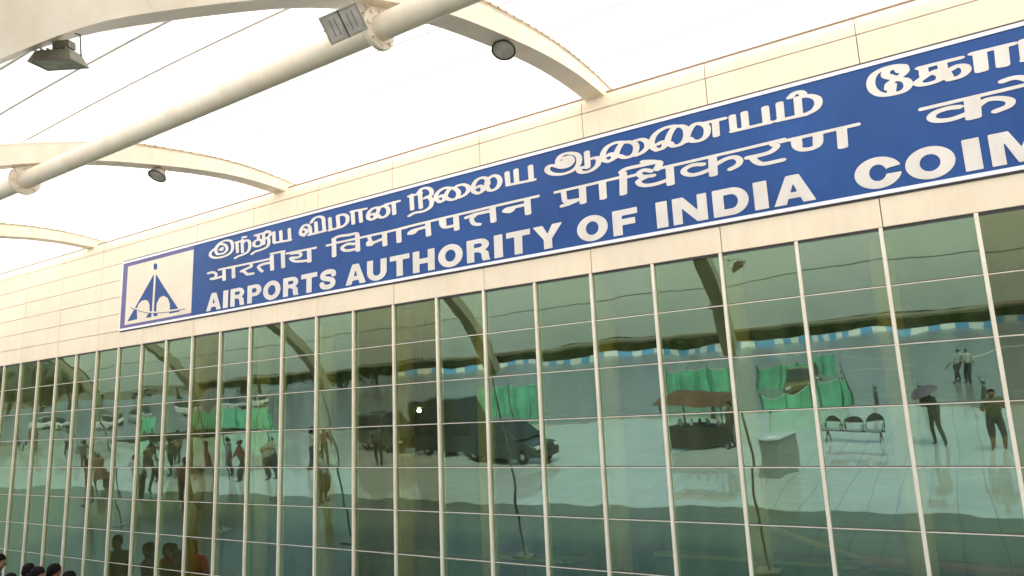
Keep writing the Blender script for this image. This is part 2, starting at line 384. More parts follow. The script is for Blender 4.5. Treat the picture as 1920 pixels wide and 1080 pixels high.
# --- Latin row
C1, C2, C3 = (380, 400, 5.4), (560, 320, 5.4), (560, 400, 5.4)
C4, C5, C6, C7 = (760, 280, 4.908), (1000, 220, 4.908), (1220, 150, 4.908), (1380, 140, 4.908)
C8, C9, C10 = (1600, 60, 6.), (1580, 200, 5.647), (1060, 320, 3.84)
VT, VB = -.585, -.330; H_ = VB - VT; ST, BT = .100, .062
def latin(ch, a, d):
    w_ = d - a; Y = lambda t_: VB - t_ * H_; X = lambda t_: a + t_ * w_
    rect = lambda x0, x1, y0, y1: f_poly([(x0, Y(y0)), (x1, Y(y0)), (x1, Y(y1)), (x0, Y(y1))])
    st = min(ST, w_ * .42); cy = (VT + VB) / 2; bt = BT / H_
    if ch == 'I': return rect(a, d, 0, 1)
    if ch == 'T': return union([rect(a, d, 1 - bt, 1), rect(a + w_ / 2 - st / 2, a + w_ / 2 + st / 2, 0, 1)])
    if ch == 'H': return union([rect(a, a + st, 0, 1), rect(d - st, d, 0, 1), rect(a, d, .38, .62)])
    if ch == 'F': return union([rect(a, a + st, 0, 1), rect(a, d, 1 - bt, 1), rect(a, a + w_ * .9, .38, .38 + bt)])
    if ch == 'A':
        o = f_poly([(a, Y(0)), (X(.34), Y(1)), (X(.66), Y(1)), (d, Y(0)), (X(.70), Y(0)), (X(.645), Y(.19)), (X(.355), Y(.19)), (X(.30), Y(0))])
        return sub(o, f_poly([(X(.42), Y(.40)), (X(.58), Y(.40)), (X(.50), Y(.70))]))
    if ch == 'Y': return f_poly([(a, Y(1)), (X(.34), Y(1)), (X(.5), Y(.62)), (X(.66), Y(1)), (d, Y(1)), (a + w_ / 2 + st / 2, Y(.40)), (a + w_ / 2 + st / 2, Y(0)), (a + w_ / 2 - st / 2, Y(0)), (a + w_ / 2 - st / 2, Y(.40))])
    if ch == 'N': return f_poly([(a, Y(0)), (a, Y(1)), (X(.32), Y(1)), (d - st * .9, Y(.42)), (d - st * .9, Y(1)), (d, Y(1)), (d, Y(0)), (X(.70), Y(0)), (a + st * .9, Y(.58)), (a + st * .9, Y(0))])
    if ch == 'M': return f_poly([(a, Y(0)), (a, Y(1)), (X(.33), Y(1)), (X(.5), Y(.45)), (X(.67), Y(1)), (d, Y(1)), (d, Y(0)), (X(.77), Y(0)), (X(.77), Y(.7)), (X(.58), Y(0)), (X(.42), Y(0)), (X(.23), Y(.7)), (X(.23), Y(0))])
    if ch == 'O': return sub(f_ell((a + d) / 2, cy, w_ / 2, H_ * .52), f_ell((a + d) / 2, cy, w_ / 2 - st, H_ * .52 - BT * 1.02))
    if ch == 'C':
        o = sub(f_ell((a + d) / 2 + .01, cy, w_ / 2 + .01, H_ * .52), f_ell((a + d) / 2 + .01, cy, w_ / 2 - st, H_ * .52 - BT * 1.02))
        return sub(o, f_poly([(X(.55), Y(.50)), (X(.78), Y(.60)), (X(1.2), Y(.66)), (X(1.2), Y(.40)), (X(.62), Y(.42))]))
    if ch == 'D':
        k = w_ * .52
        o = union([rect(a, a + k, 0, 1), f_ell(a + k, cy, w_ - k, H_ / 2)])
        i_ = union([rect(a + st, a + k, bt, 1 - bt), f_ell(a + k, cy, w_ - k - st * .95, H_ / 2 - BT)])
        return sub(o, i_)
    if ch == 'U':
        k = .42; o = union([rect(a, d, k, 1), f_ell((a + d) / 2, Y(k), w_ / 2, H_ * (k + .02))])
        i_ = union([rect(a + st, d - st, k, 1.2), f_ell((a + d) / 2, Y(k), w_ / 2 - st, H_ * (k + .02) - BT)])
        return sub(o, i_)
    if ch in 'PR':
        k = w_ * .55; lo = .36 if ch == 'P' else .42; hm = (1 + lo) / 2
        o = union([rect(a, a + k, lo, 1), f_ell(a + k, Y(hm), w_ - k - (0 if ch == 'P' else w_ * .04), H_ * (1 - lo) / 2)])
        i_ = union([rect(a + st, a + k * .98, lo + .2, 1 - .2), f_ell(a + k * .98, Y(hm), w_ * .12, H_ * (1 - lo) / 2 - .2 * H_)])
        o = sub(o, i_); g = [o, rect(a, a + st, 0, 1)]
        if ch == 'R': g.append(f_poly([(X(.52), Y(.50)), (X(.80), Y(.46)), (X(.93), Y(.36)), (X(.95), Y(.12)), (d, Y(0)), (X(.68), Y(0)), (X(.64), Y(.12)), (X(.62), Y(.34)), (X(.50), Y(.40))]))
        return union(g)
    if ch == 'S':
        pts = [(.88, .74), (.84, .86), (.66, .92), (.42, .92), (.22, .84), (.17, .72), (.26, .60), (.5, .53), (.74, .45), (.84, .32), (.80, .17), (.62, .08), (.40, .08), (.20, .14), (.13, .27)]
        q = [(X(.5 + (x_ - .5) * .90), Y(y_ * .9 + .05)) for x_, y_ in pts]; return f_nib(q, min(.045, w_ * .18), .031)
LAT = [('A', C1, (25, 1000), (175, 965)), ('I', C1, (196, 880), (247, 870)), ('R', C1, (270, 870), (413, 900)), ('P', C1, (440, 850), (583, 800)), ('O', C1, (600, 800), (777, 775)),
       ('R', C1, (803, 760), (963, 760)), ('T', C1, (987, 665), (1152, 620)), ('S', C3, (198, 690), (374, 680)),
       ('A', C3, (468, 742), (677, 702)), ('U', C3, (690, 600), (893, 560)), ('T', C3, (925, 480), (1127, 430)), ('H', C4, (73, 1000), (278, 970)), ('O', C4, (312, 980), (543, 960)),
       ('R', C4, (581, 950), (801, 930)), ('I', C4, (838, 900), (920, 890)), ('T', C4, (950, 800), (1175, 750)), ('Y', C5, (20, 1015), (300, 962)),
       ('O', C5, (437, 1010), (727, 1000)), ('F', C5, (772, 960), (1000, 850)),
       ('I', C10, (692, 320), (775, 310)), ('N', C10, (812, 300), (1062, 260)), ('D', C10, (1102, 240), (1361, 205)), ('I', C10, (1397, 190), (1497, 180)), ('A', C10, (1545, 265), (1843, 215)),
       ('C', C9, (160, 720), (622, 700)), ('O', C9, (677, 630), (1187, 600)), ('I', C9, (1262, 550), (1437, 530)), ('M', C9, (1522, 500), (2145, 420))]
m_letter = m_white
for ch, c, p, q in LAT:
    emit(latin(ch, cr(c, [p])[0][0], cr(c, [q])[0][0]), 'latin_letter', m_letter, sg, .0520)

# --- Tamil row: each letter a list of pen strokes read off the board
TX, TY = .034, .0135
TAM = [
 (C1, [[(125, 345), (165, 300), (225, 275), (275, 282), (292, 325), (285, 380), (245, 420), (180, 445), (115, 452), (72, 435), (70, 400), (105, 365)], [(150, 415), (200, 405), (235, 370), (222, 325), (175, 312), (138, 340), (122, 385), (140, 415)], [(165, 370), (188, 350), (185, 372)]]),
 (C1, [[(337, 300), (342, 395)], [(325, 295), (400, 275)], [(388, 270), (393, 395)], [(395, 300), (430, 272), (460, 285), (465, 335), (450, 385), (400, 418), (350, 435), (318, 455)], [(395, 243), (425, 238)]]),
 (C1, [[(520, 222), (640, 190)], [(550, 220), (556, 265)], [(510, 330), (508, 295), (540, 270), (580, 272), (590, 305), (565, 330), (525, 335)], [(605, 205), (608, 310)], [(615, 255), (650, 250), (660, 285), (645, 335), (590, 365), (520, 388), (488, 412)], [(610, 210), (630, 182), (665, 185), (672, 220), (640, 245)]]),
 (C1, [[(708, 190), (712, 290)], [(715, 298), (880, 268)], [(778, 178), (784, 285)], [(866, 155), (871, 262)]]),
 (C2, [[(45, 655), (12, 640), (12, 600), (40, 555), (80, 545), (105, 575), (112, 640)], [(35, 640), (60, 635), (72, 605), (50, 590)], [(95, 648), (262, 605)], [(165, 520), (172, 625)], [(243, 500), (252, 600)], [(118, 520), (150, 478), (195, 460), (235, 470), (248, 505)]]),
 (C2, [[(308, 475), (316, 590)], [(305, 600), (430, 565)], [(388, 455), (398, 560)], [(390, 450), (445, 438), (485, 455), (488, 510), (455, 550), (420, 565)]]),
 (C2, [[(542, 410), (550, 530)], [(528, 408), (678, 378)], [(620, 395), (630, 512)]]),
 (C2, [[(735, 490), (703, 475), (702, 430), (735, 385), (785, 365), (810, 375)], [(730, 488), (762, 480), (778, 450), (755, 430), (728, 440)], [(778, 470), (800, 410), (820, 365), (870, 350), (905, 375), (905, 425), (870, 460), (825, 465), (800, 440)], [(880, 335), (1018, 298)], [(963, 310), (970, 430)]]),
 (C4, [[(62, 410), (68, 545)], [(40, 422), (150, 395)], [(140, 380), (150, 530)], [(130, 385), (160, 352), (215, 345), (248, 370), (245, 410), (200, 430)], [(185, 440), (225, 430), (250, 465), (240, 520), (180, 560), (90, 578), (42, 605)]]),
 (C4, [[(335, 475), (295, 455), (290, 420), (320, 375), (375, 345), (430, 345)], [(325, 475), (362, 460), (372, 430), (348, 415), (322, 430)], [(378, 440), (395, 385), (440, 345), (485, 360), (505, 395), (485, 440), (430, 455), (392, 440)], [(490, 325), (545, 312), (590, 330), (595, 370), (560, 410), (515, 432)]]),
 (C4, [[(690, 395), (645, 378), (640, 330), (670, 275), (725, 248), (770, 260), (782, 310)], [(685, 395), (722, 378), (735, 345), (705, 325), (675, 340)], [(768, 290), (775, 350), (812, 368), (865, 345), (893, 290), (880, 245), (835, 228), (795, 250)]]),
 (C4, [[(958, 200), (968, 305)], [(965, 318), (1212, 268)], [(1042, 175), (1050, 300)], [(1178, 140), (1186, 262)]]),
 (C5, [[(320, 420), (308, 395), (335, 375), (360, 395), (345, 420), (310, 430), (270, 425), (258, 385), (290, 335), (360, 315), (430, 325), (458, 365), (445, 430), (390, 480), (300, 510), (205, 508), (158, 475), (175, 435), (235, 430)], [(235, 432), (300, 448), (365, 430), (392, 385), (365, 350), (310, 360)], [(528, 305), (538, 440)], [(580, 365), (625, 358), (642, 390), (620, 440), (560, 482), (490, 495), (455, 478), (480, 450), (535, 450)]]),
 (C5, [[(730, 395), (685, 378), (680, 325), (715, 262), (790, 222), (860, 215)], [(720, 392), (765, 378), (785, 345), (755, 322), (725, 340)], [(795, 360), (820, 280), (865, 222), (935, 215), (985, 240), (985, 300), (945, 345), (880, 358), (835, 340)], [(975, 205), (1040, 190), (1088, 215), (1092, 265), (1045, 312), (990, 338)]]),
 (C6, [[(105, 635), (60, 605), (55, 545), (95, 478), (175, 430), (260, 412)], [(100, 632), (155, 618), (180, 580), (150, 558), (112, 580)], [(195, 590), (215, 500), (265, 425), (335, 415), (375, 450), (370, 530), (325, 582), (255, 598), (225, 570)], [(370, 560), (395, 470), (445, 400), (520, 395), (565, 430), (560, 500), (510, 545), (440, 555), (405, 530)], [(530, 390), (720, 348)], [(640, 370), (652, 505)]]),
 (C6, [[(795, 325), (808, 445)], [(800, 465), (1145, 388)], [(905, 295), (920, 435)], [(1095, 250), (1110, 385)]]),
 (C7, [[(440, 262), (455, 405)], [(425, 422), (680, 368)], [(603, 225), (618, 365)], [(600, 215), (700, 198), (775, 220), (792, 270), (760, 325), (690, 362), (640, 372)], [(535, 212), (575, 172), (625, 162), (655, 182)]]),
 (C8, [[(560, 415), (470, 412), (350, 440), (250, 500), (215, 590), (245, 675), (330, 725), (450, 722), (570, 690), (620, 630), (590, 570), (500, 560), (420, 600), (410, 660)], [(570, 425), (580, 475), (530, 525), (450, 540), (380, 520), (375, 475), (430, 440)], [(500, 430), (530, 470)], [(405, 520), (460, 545), (540, 560)], [(440, 700), (450, 620)]]),
 (C8, [[(735, 440), (1160, 342)], [(775, 440), (785, 520)], [(975, 400), (1000, 560)], [(820, 520), (760, 560), (715, 600), (760, 625), (860, 610), (950, 575), (960, 520), (880, 495), (800, 520)], [(1060, 470), (1130, 430), (1210, 435), (1230, 490), (1170, 545), (1060, 575)], [(900, 480), (960, 480)], [(1010, 480), (1050, 550)]]),
 (C8, [[(1340, 290), (1370, 490)], [(1385, 295), (1412, 480)], [(1290, 298), (1705, 207)], [(1565, 250), (1590, 440)], [(1605, 245), (1630, 435)]]),
 (C8, [[(1810, 175), (1840, 370)], [(1860, 165), (1890, 360)], [(1830, 385), (2250, 290)], [(2060, 130), (2090, 320)], [(2200, 100), (2225, 280)]]),
]
for c, st in TAM:
    emit(union([f_nib(cr(c, s_), TX, TY) for s_ in st]), 'tamil_letter', m_letter, sg, .0520)

# --- Devanagari row
HX, HY = .041, .0165
STM = [
 (C1, [[(150, 575), (330, 535)]], [[(205, 580), (208, 680)]], [[(48, 610), (95, 600), (128, 622), (112, 655), (75, 668)], [(100, 668), (200, 640)]]),
 (C1, [[(250, 556), (370, 528)]], [[(300, 550), (303, 655)]], []),
 (C1, [[(360, 530), (510, 498)]], [], [[(475, 512), (480, 540), (435, 562), (378, 590)], [(405, 590), (440, 622), (500, 612)]]),
 (C1, [[(500, 500), (670, 463)], [(675, 412), (820, 382)]], [[(688, 430), (692, 575)], [(800, 395), (804, 550)]], [[(680, 500), (605, 515), (552, 545), (590, 590)]]),
 (C1, [[(835, 408), (1140, 347)]], [[(1068, 375), (1072, 492)]], [[(885, 408), (960, 400), (985, 420), (960, 445), (880, 455), (930, 488), (1060, 478)]]),
 (C2, [[(275, 758), (335, 745)], [(380, 728), (560, 690)]], [[(350, 700), (353, 868)], [(590, 650), (597, 812)]], [[(340, 692), (400, 662), (500, 648), (580, 632), (592, 655)], [(560, 740), (490, 742), (435, 775), (455, 805), (520, 805), (590, 785)]]),
 (C2, [[(600, 680), (910, 612)]], [[(868, 620), (874, 755)]], [[(710, 660), (720, 700), (740, 742), (700, 748), (700, 725)], [(735, 735), (850, 688)]]),
 (C2, [[(905, 613), (1100, 568)]], [[(1014, 595), (1020, 720)]], []),
 (C4, [[(-50, 726), (300, 640)]], [[(215, 665), (222, 790)]], [[(40, 770), (80, 765), (100, 745), (70, 745), (50, 758)], [(85, 740), (210, 705)]]),
 (C4, [[(300, 640), (560, 580)]], [[(478, 600), (488, 735)]], [[(340, 640), (345, 685), (380, 712), (470, 695)], [(365, 640), (370, 690)]]),
 (C4, [[(560, 580), (880, 505)]], [[(822, 530), (832, 660)]], [[(575, 622), (660, 590), (800, 560)], [(660, 600), (625, 635), (650, 680), (700, 685)]]),
 (C4, [[(880, 505), (1255, 420)]], [[(1148, 450), (1158, 588)]], [[(935, 560), (985, 565), (1015, 540), (975, 535), (945, 548)], [(1000, 530), (1140, 498)]]),
 (C5, [[(230, 682), (600, 598)]], [[(488, 635), (496, 780)]], [[(310, 665), (322, 755)], [(330, 768), (480, 745)], [(430, 760), (360, 790), (300, 808)]]),
 (C5, [[(600, 598), (830, 545)]], [[(675, 595), (685, 740)]], []),
 (C5, [[(905, 540), (985, 520)]], [[(868, 500), (872, 700)]], [[(850, 492), (900, 462), (1050, 430), (1200, 402), (1205, 440), (1190, 470)]]),
 (C6, [[(110, 808), (340, 758)]], [[(222, 800), (232, 955)]], [[(-30, 742), (60, 740), (120, 755), (100, 800)], [(50, 828), (-20, 820), (-65, 850), (-30, 880), (70, 870)], [(0, 885), (-70, 925), (-30, 960), (70, 955), (200, 915)]]),
 (C6, [[(340, 758), (900, 632)]], [[(618, 715), (628, 872)]], [[(530, 770), (440, 775), (362, 812), (360, 850), (430, 868), (520, 848), (600, 815)], [(660, 765), (740, 722), (820, 705), (868, 735), (850, 780), (785, 815)]]),
 (C6, [[(900, 632), (1276, 545)]], [], [[(1170, 590), (1205, 610), (1150, 660), (1050, 690), (940, 712)], [(985, 715), (1020, 750), (1090, 770), (1260, 735)]]),
 (C7, [[(450, 618), (1155, 465)]], [[(1003, 505), (1018, 675)]], [[(580, 595), (595, 660), (650, 690), (740, 680), (800, 640), (802, 560)], [(610, 590), (620, 655)], [(780, 555), (782, 640)]]),
 (C8, [[(755, 898), (1640, 702)]], [[(1275, 800), (1298, 1010)], [(1320, 795), (1340, 1000)]], [[(1160, 880), (1050, 890), (915, 935), (870, 990), (930, 1025), (1080, 1015), (1240, 960)], [(1360, 870), (1450, 810), (1580, 795), (1690, 820), (1680, 880), (1550, 935)]]),
 (C8, [[(1640, 702), (2250, 565)]], [[(1915, 650), (1945, 880)], [(1955, 640), (1985, 870)]], [[(1612, 610), (1700, 580), (1790, 575), (1880, 605), (1935, 650)]]),
]
for c, heads, stems, strokes in STM:
    fs = [f_nib(cr(c, s_), .016, .0138) for s_ in heads] + [f_nib(cr(c, s_), HX, .010) for s_ in stems] + [f_nib(cr(c, s_), HX * .78, HY) for s_ in strokes]
    emit(union(fs), 'devanagari_letter', m_letter, sg, .0520)

# --- emblem
CL = (220, 460, 6.35)
lg = [[(437, 345), (425, 560), (412, 800), (405, 862), (345, 870), (388, 790), (385, 705), (365, 665), (335, 655), (295, 665), (258, 705), (238, 760), (243, 885), (130, 912)],
      [(460, 345), (535, 470), (720, 760), (622, 775), (622, 700), (598, 635), (550, 605), (505, 625), (470, 690), (462, 770), (482, 845), (432, 852)],
      [(625, 792), (738, 780), (735, 796), (608, 822)], [(437, 225), (455, 215), (473, 228), (476, 262), (466, 292), (448, 298), (434, 280), (431, 250)]]
for p in lg: emit(f_poly(cr(CL, p)), 'emblem_shape', m_blue, sg, .0535, h=.008)
emit(f_nib(cr(CL, [(175, 735), (240, 765), (330, 792), (430, 803), (560, 795), (680, 778), (795, 752)]), .010, .010), 'emblem_arc', m_logo, sg, .0560, h=.006)
emit(f_nib(cr(CL, [(170, 748), (240, 777), (330, 803), (430, 814), (560, 806), (680, 789), (800, 764)]), .007, .006), 'emblem_line', m_violet, sg, .0548, h=.004)

# ================================================================== CANOPY
KSK = .06                                            # the arches stand slightly askew to the wall
ARCH = [(.45, 6.76), (-.35, 6.73), (-.9, 6.67), (-1.45, 6.55), (-2.1, 6.36), (-2.62, 6.18), (-3.05, 5.98), (-3.42, 5.79), (-3.8, 5.55), (-4.2, 5.25), (-4.55, 4.97), (-4.85, 4.71), (-5.08, 4.45), (-5.3, 4.15), (-5.55, 3.72)]
def spline(P, n):
    P = [np.array(p, float) for p in P]; out = []
    for i in range(len(P) - 1):
        p0, p1, p2, p3 = P[max(i - 1, 0)], P[i], P[i + 1], P[min(i + 2, len(P) - 1)]
        for k in range(n):
            t_ = k / n; out.append(.5 * ((2 * p1) + (p2 - p0) * t_ + (2 * p0 - 5 * p1 + 4 * p2 - p3) * t_ ** 2 + (3 * p1 - p0 - 3 * p2 + p3) * t_ ** 3))
    out.append(P[-1]); return out
AP = spline(ARCH, 3)
AN = []
for i in range(len(AP)):
    t_ = AP[min(i + 1, len(AP) - 1)] - AP[max(i - 1, 0)]; t_ /= np.linalg.norm(t_); AN.append(np.array((t_[1], -t_[0])) * (1 if True else 1))
AN = [n_ if n_[1] > 0 or n_[0] < 0 else -n_ for n_ in AN]
for i in range(len(AN)):
    if AN[i] @ np.array((-.5, .7)) < 0: AN[i] = -AN[i]
def arch_pt(X, side, i, off): p = AP[i] + AN[i] * (off * (1 if AP[i][0] < -2.2 else .62 + .38 * min(1, max(0, -AP[i][0] / 2.2)))); return (X + side + KSK * p[0], p[0], p[1])
def make_arch(X, label):
    t0 = thing('canopy_arch', label, 'arch', (X, 0, 0), 0, 'curved steel arches carrying the canopy')
    n = len(AP)
    web = [[arch_pt(0, .004, i, .0105), arch_pt(0, .216, i, .0105), arch_pt(0, .216, i, .2015), arch_pt(0, .004, i, .2015)] for i in range(n)]
    MB().sweep(None, web).build('box_girder', m_steelw, t0, smooth='auto')
    fl = [[arch_pt(0, 0, i, 0), arch_pt(0, .22, i, 0), arch_pt(0, .22, i, .012), arch_pt(0, 0, i, .012)] for i in range(n)]
    MB().sweep(None, fl).build('bottom_flange', m_steelw, t0, smooth='auto')
    fl = [[arch_pt(0, 0, i, .20), arch_pt(0, .22, i, .20), arch_pt(0, .22, i, .214), arch_pt(0, 0, i, .214)] for i in range(n)]
    MB().sweep(None, fl).build('top_flange', m_steelw, t0, smooth='auto')
    b = MB()
    for i in range(2, 15):                         # bolts along the fabric clamp
        for side in (.2335,):
            p = Vector(arch_pt(0, .222, i, .232)); b.lathe([(0, -.011), (.011, -.006), (.011, .006), (.0, .011)], p, 6)
            if i < 14:
                q = Vector(arch_pt(0, .222, i + 1, .232)); b.lathe([(0, -.011), (.011, -.006), (.011, .006), (.0, .011)], (p + q) / 2, 6)
    b.build('clamp_bolt', mat('rusty_bolt', (.25, .17, .09), .7), t0)['kind'] = 'stuff'
    cl = [[arch_pt(0, .185, i, .2145), arch_pt(0, .226, i, .2145), arch_pt(0, .226, i, .240), arch_pt(0, .185, i, .240)] for i in range(2, 16)]
    MB().sweep(None, cl).build('clamp_rail', mat('stained_clamp', (.50, .40, .24), .6, var=.3, scale=9), t0)
    for yz in (7, 21, 30):                            # splice plates
        b = MB(); a_, c_ = arch_pt(0, .2165, yz, .013), arch_pt(0, .2165, yz + 1, .013); d_, e_ = arch_pt(0, .2165, yz, .198), arch_pt(0, .2165, yz + 1, .198)
        sx = .0022
        b.hexa([a_, (a_[0] + sx, a_[1], a_[2]), (c_[0] + sx, c_[1], c_[2]), c_, d_, (d_[0] + sx, d_[1], d_[2]), (e_[0] + sx, e_[1], e_[2]), e_]); b.build('splice_plate', m_steelw, t0)
    m_leg = mat('leg_grey', (.40, .41, .37), .5, var=.15, scale=4)
    for sx in (.11,): MB().tube([(sx + KSK * -5.5, -5.48, 3.85), (sx + KSK * -5.8, -5.85, 2.4), (sx + KSK * -6.1, -6.1, 0)], .022, 10).build('leg', m_leg, t0, smooth=True)
    b = MB(); b.box(-.10, .32, -.16, .16, 0, .03); q = b.build('base_plate', m_leg, t0); q.location = (KSK * -6.1, -6.1, 0)
    return t0
XA = [11.77, 6.93, 2.05, -2.85, -7.75, 16.65, 21.5]
LA = ['large cream arch ending on the parapet above the second row of lettering', 'middle cream arch meeting the parapet left of the first sign word', 'small distant cream arch at the far left end of the parapet',
      'farthest cream arch beyond the left edge, seen only in the glass', 'last cream arch of the canopy at the far left, seen only in the glass', 'cream arch to the right of the camera, out of direct view', 'cream arch at the far right end of the canopy']
arches = [make_arch(XA[0], LA[0])]
for X, lb in zip(XA[1:], LA[1:]): arches.append(dup(arches[0], (X, 0, 0), 0, lb))

# membrane: fabric bays between the arches, following them, each a shallow saddle
def mem_prof():
    P = [AP[i] + AN[i] * (.256 * (1 if AP[i][0] < -2.2 else .66 + .34 * min(1, max(0, -AP[i][0] / 2.2)))) for i in range(len(AP)) if AP[i][1] > 4.0 and AP[i][0] < .3]
    return [np.array((9.0, 7.4)), np.array((5., 7.25)), np.array((2.5, 7.08)), np.array((1., 6.99))] + P
MP = mem_prof()
cn = thing('fabric_canopy', 'glowing white tensioned fabric canopy stretched over the cream arches', 'canopy')
XS_ = sorted(XA)
for a_, c_ in zip(XS_[:-1], XS_[1:]):
    NX = 10; b = MB(); rings = []
    for k in range(NX + 1):
        t_ = k / NX; ring = []
        for q, p in enumerate(MP):
            sag = .10 * math.sin(math.pi * t_) * min(1, max(0, (q - 2) / 4))
            xx = a_ + .222 + (c_ - a_ - .003) * t_ + KSK * p[0]
            ring.append((xx, p[0], p[1] + sag * .6))
        rings.append(ring)
    b.sweep(None, rings, closed=False); b.build('fabric_bay', m_memb, cn, smooth=True)
for yv in (-4.5, -3.92, -3.3, -2.05, -1.35, -.55, -5.05):      # seams and thin wires under the fabric, parallel to the wall
    zz = np.interp(-yv, [-p[0] for p in MP], [p[1] for p in MP])
    b = MB(); pts = []
    for a_, c_ in zip(XS_[:-1], XS_[1:]):
        for k in range(8):
            t_ = k / 8; pts.append((a_ + .222 + (c_ - a_) * t_ + KSK * yv, yv, zz - .012 + .06 * math.sin(math.pi * t_)))
    b.tube(pts, .0085 if yv < -3 else .005, 5); b.build('seam_wire', m_cable, cn)
pe = MP[-1]; b = MB(); b.tube([(XS_[0] - .3, pe[0], pe[1]), (XS_[-1] + .5, pe[0], pe[1])], .035, 8); b.build('edge_tube', m_steelw, cn)

# long pipe under the arches with a collar at each arch
PY, PZ = -3.2, 5.735
pp = thing('purlin_pipe', 'thick round cream pipe running under the arches parallel to the wall', 'pipe')
MB().tube([(x_, PY, PZ) for x_ in np.linspace(-12, 24, 30)], .086, 24).build('pipe', m_steelw, pp, smooth='auto')
m_stl = m_steelw
for X in XA:
    xc = X + .11 + KSK * PY
    b = MB(); Mx = Matrix.Rotation(R(90), 4, 'Y')
    b.lathe([(.087, -.02), (.142, -.02), (.148, -.013), (.148, .013), (.142, .02), (.087, .02)], (xc, PY, PZ), 28, M4=Mx)
    for k in range(8):
        a = 2 * math.pi * k / 8 + .2; b.lathe([(.0, -.036), (.013, -.036), (.013, .036), (0, .036)], (xc, PY + .118 * math.cos(a), PZ + .118 * math.sin(a)), 6, M4=Mx)
    b.build('collar', m_stl, pp, smooth='auto')
    b = MB(); b.hexa([(xc - .012, PY - .12, PZ + .09), (xc + .012, PY - .12, PZ + .09), (xc + .012, PY + .12, PZ + .09), (xc - .012, PY + .12, PZ + .09),
                      (xc - .012, PY - .16, PZ + .10), (xc + .012, PY - .16, PZ + .10), (xc + .012, PY + .26, PZ + .30), (xc - .012, PY + .26, PZ + .30)]); b.build('hanger_plate', m_stl, pp)

# ------------------------------------------------------------------ lamps
def flood(name, label, loc, rot, group='rectangular floodlights on the near arch'):
    t0 = thing(name, label, 'floodlight', loc, 0, group); t0.rotation_euler = rot; t0.scale = (.5,) * 3
    b = MB(); W_, D_ = .19, .13                       # trough: open mouth down, narrowed back up
    lo = [(-W_, -D_, 0), (W_, -D_, 0), (W_, D_, 0), (-W_, D_, 0)]; hi = [(-W_ * .80, -D_ * .62, .10), (W_ * .80, -D_ * .62, .10), (W_ * .80, D_ * .62, .10), (-W_ * .80, D_ * .62, .10)]
    b.add(lo + hi, [(4, 5, 6, 7), (0, 1, 5, 4), (1, 2, 6, 5), (2, 3, 7, 6), (3, 0, 4, 7)]); b.build('housing', m_grey, t0, bevel=.008)
    b = MB(); 
    for x0, x1, y0, y1 in ((-W_, W_, -D_, -D_ + .02), (-W_, W_, D_ - .02, D_), (-W_, -W_ + .02, -D_ + .02, D_ - .02), (W_ - .02, W_, -D_ + .02, D_ - .02)): b.box(x0, x1, y0, y1, -.014, .0)
    b.build('rim', m_grey, t0, bevel=.003)
    MB().box(-W_ + .021, W_ - .021, -D_ + .021, D_ - .021, -.008, -.003).build('lens', m_lens, t0)
    b = MB()
    for k in (-.4, -.2, 0, .2, .4): b.box(W_ * k * 1.4 - .004, W_ * k * 1.4 + .004, -D_ * .55, D_ * .55, .1005, .12)
    b.build('cooling_fin', m_grey, t0)
    MB().box(-.02, .13, -.05, .05, .122, .19).build('ballast_box', m_grey, t0, bevel=.006)
    b = MB(); b.tube([(-W_ - .012, 0, .05), (-W_ - .012, 0, .24), (-.04, 0, .30)], .006, 6); b.tube([(W_ + .012, 0, .05), (W_ + .012, 0, .24), (.04, 0, .30)], .006, 6); b.tube([(0, 0, .30), (0, 0, .38)], .018, 8)
    b.build('bracket', m_dark, t0)
    return t0
def place_px(x, y, X):                                # a point of the askew plane through X
    d = ray(x, y); nn = np.array((1, -KSK, 0)); k = ((np.array((X, 0, 0)) - CAMP) @ nn) / (d @ nn); return CAMP + k * d
p = place_px(120, 112, XA[0] + .04)
flood('floodlight', 'boxy grey floodlight hanging under the big arch at upper left', tuple(p + np.array((0, 0, -.03))), (R(16), R(-4), R(30)))
d = ray(640, 38); p = CAMP + d * ((-3.98 - CAMP[1]) / d[1])
t0 = flood('floodlight', 'twin panelled grey floodlight tilted beside the pipe collar', tuple(p), (R(-48), R(14), R(-14)))
r_, u_, f_ = Vector(M[:, 0]), -Vector(M[:, 1]), Vector(M[:, 2])       # its face looks down along the arch, long side rising to the right
zx = (r_ * math.cos(R(24)) + u_ * math.sin(R(24))).normalized(); zz_ = (f_ * .86 + u_ * .42 - r_ * .22); zz_ = (zz_ - zx * zz_.dot(zx)).normalized(); zy = zz_.cross(zx)
t0.rotation_euler = Matrix((zx, zy, zz_)).transposed().to_euler(); t0.scale = (.55,) * 3
MB().box(-.006, .006, -.131, .131, -.017, -.013).build('divider', m_dark, t0)
for s_ in (-1, 1):
    for q in (.35, .62): MB().box(s_ * .18 * q - .003, s_ * .18 * q + .003, -.08, .08, -.0105, -.0082).build('lamp_tube', m_dark, t0)
def downlight(label, loc, rz, sc=1.):
    t0 = thing('round_downlight', label, 'lamp', loc, rz, 'round downlights under the arches'); t0.scale = (sc * .8,) * 3
    Mt = Matrix.Rotation(R(-18), 4, 'X')
    MB().lathe([(.045, .13), (.07, .12), (.115, .03), (.122, .002)], (0, 0, 0), 28, M4=Mt).build('shade', m_grey, t0, smooth='auto')
    MB().lathe([(.125, .006), (.131, .0), (.131, -.014), (.113, -.014), (.113, -.002)], (0, 0, 0), 28, M4=Mt, caps=False).build('rim', m_dark, t0, smooth='auto')
    MB().lathe([(.113, -.004), (.05, -.0045), (0.0, -.005)], (0, 0, 0), 28, M4=Mt).build('lens', m_lens, t0)
    b = MB(); b.tube([(0, 0, .10), (0, 0, .21)], .022, 8); b.box(-.05, .05, -.035, .035, .205, .225); b.build('mount', m_grey, t0)
    return t0
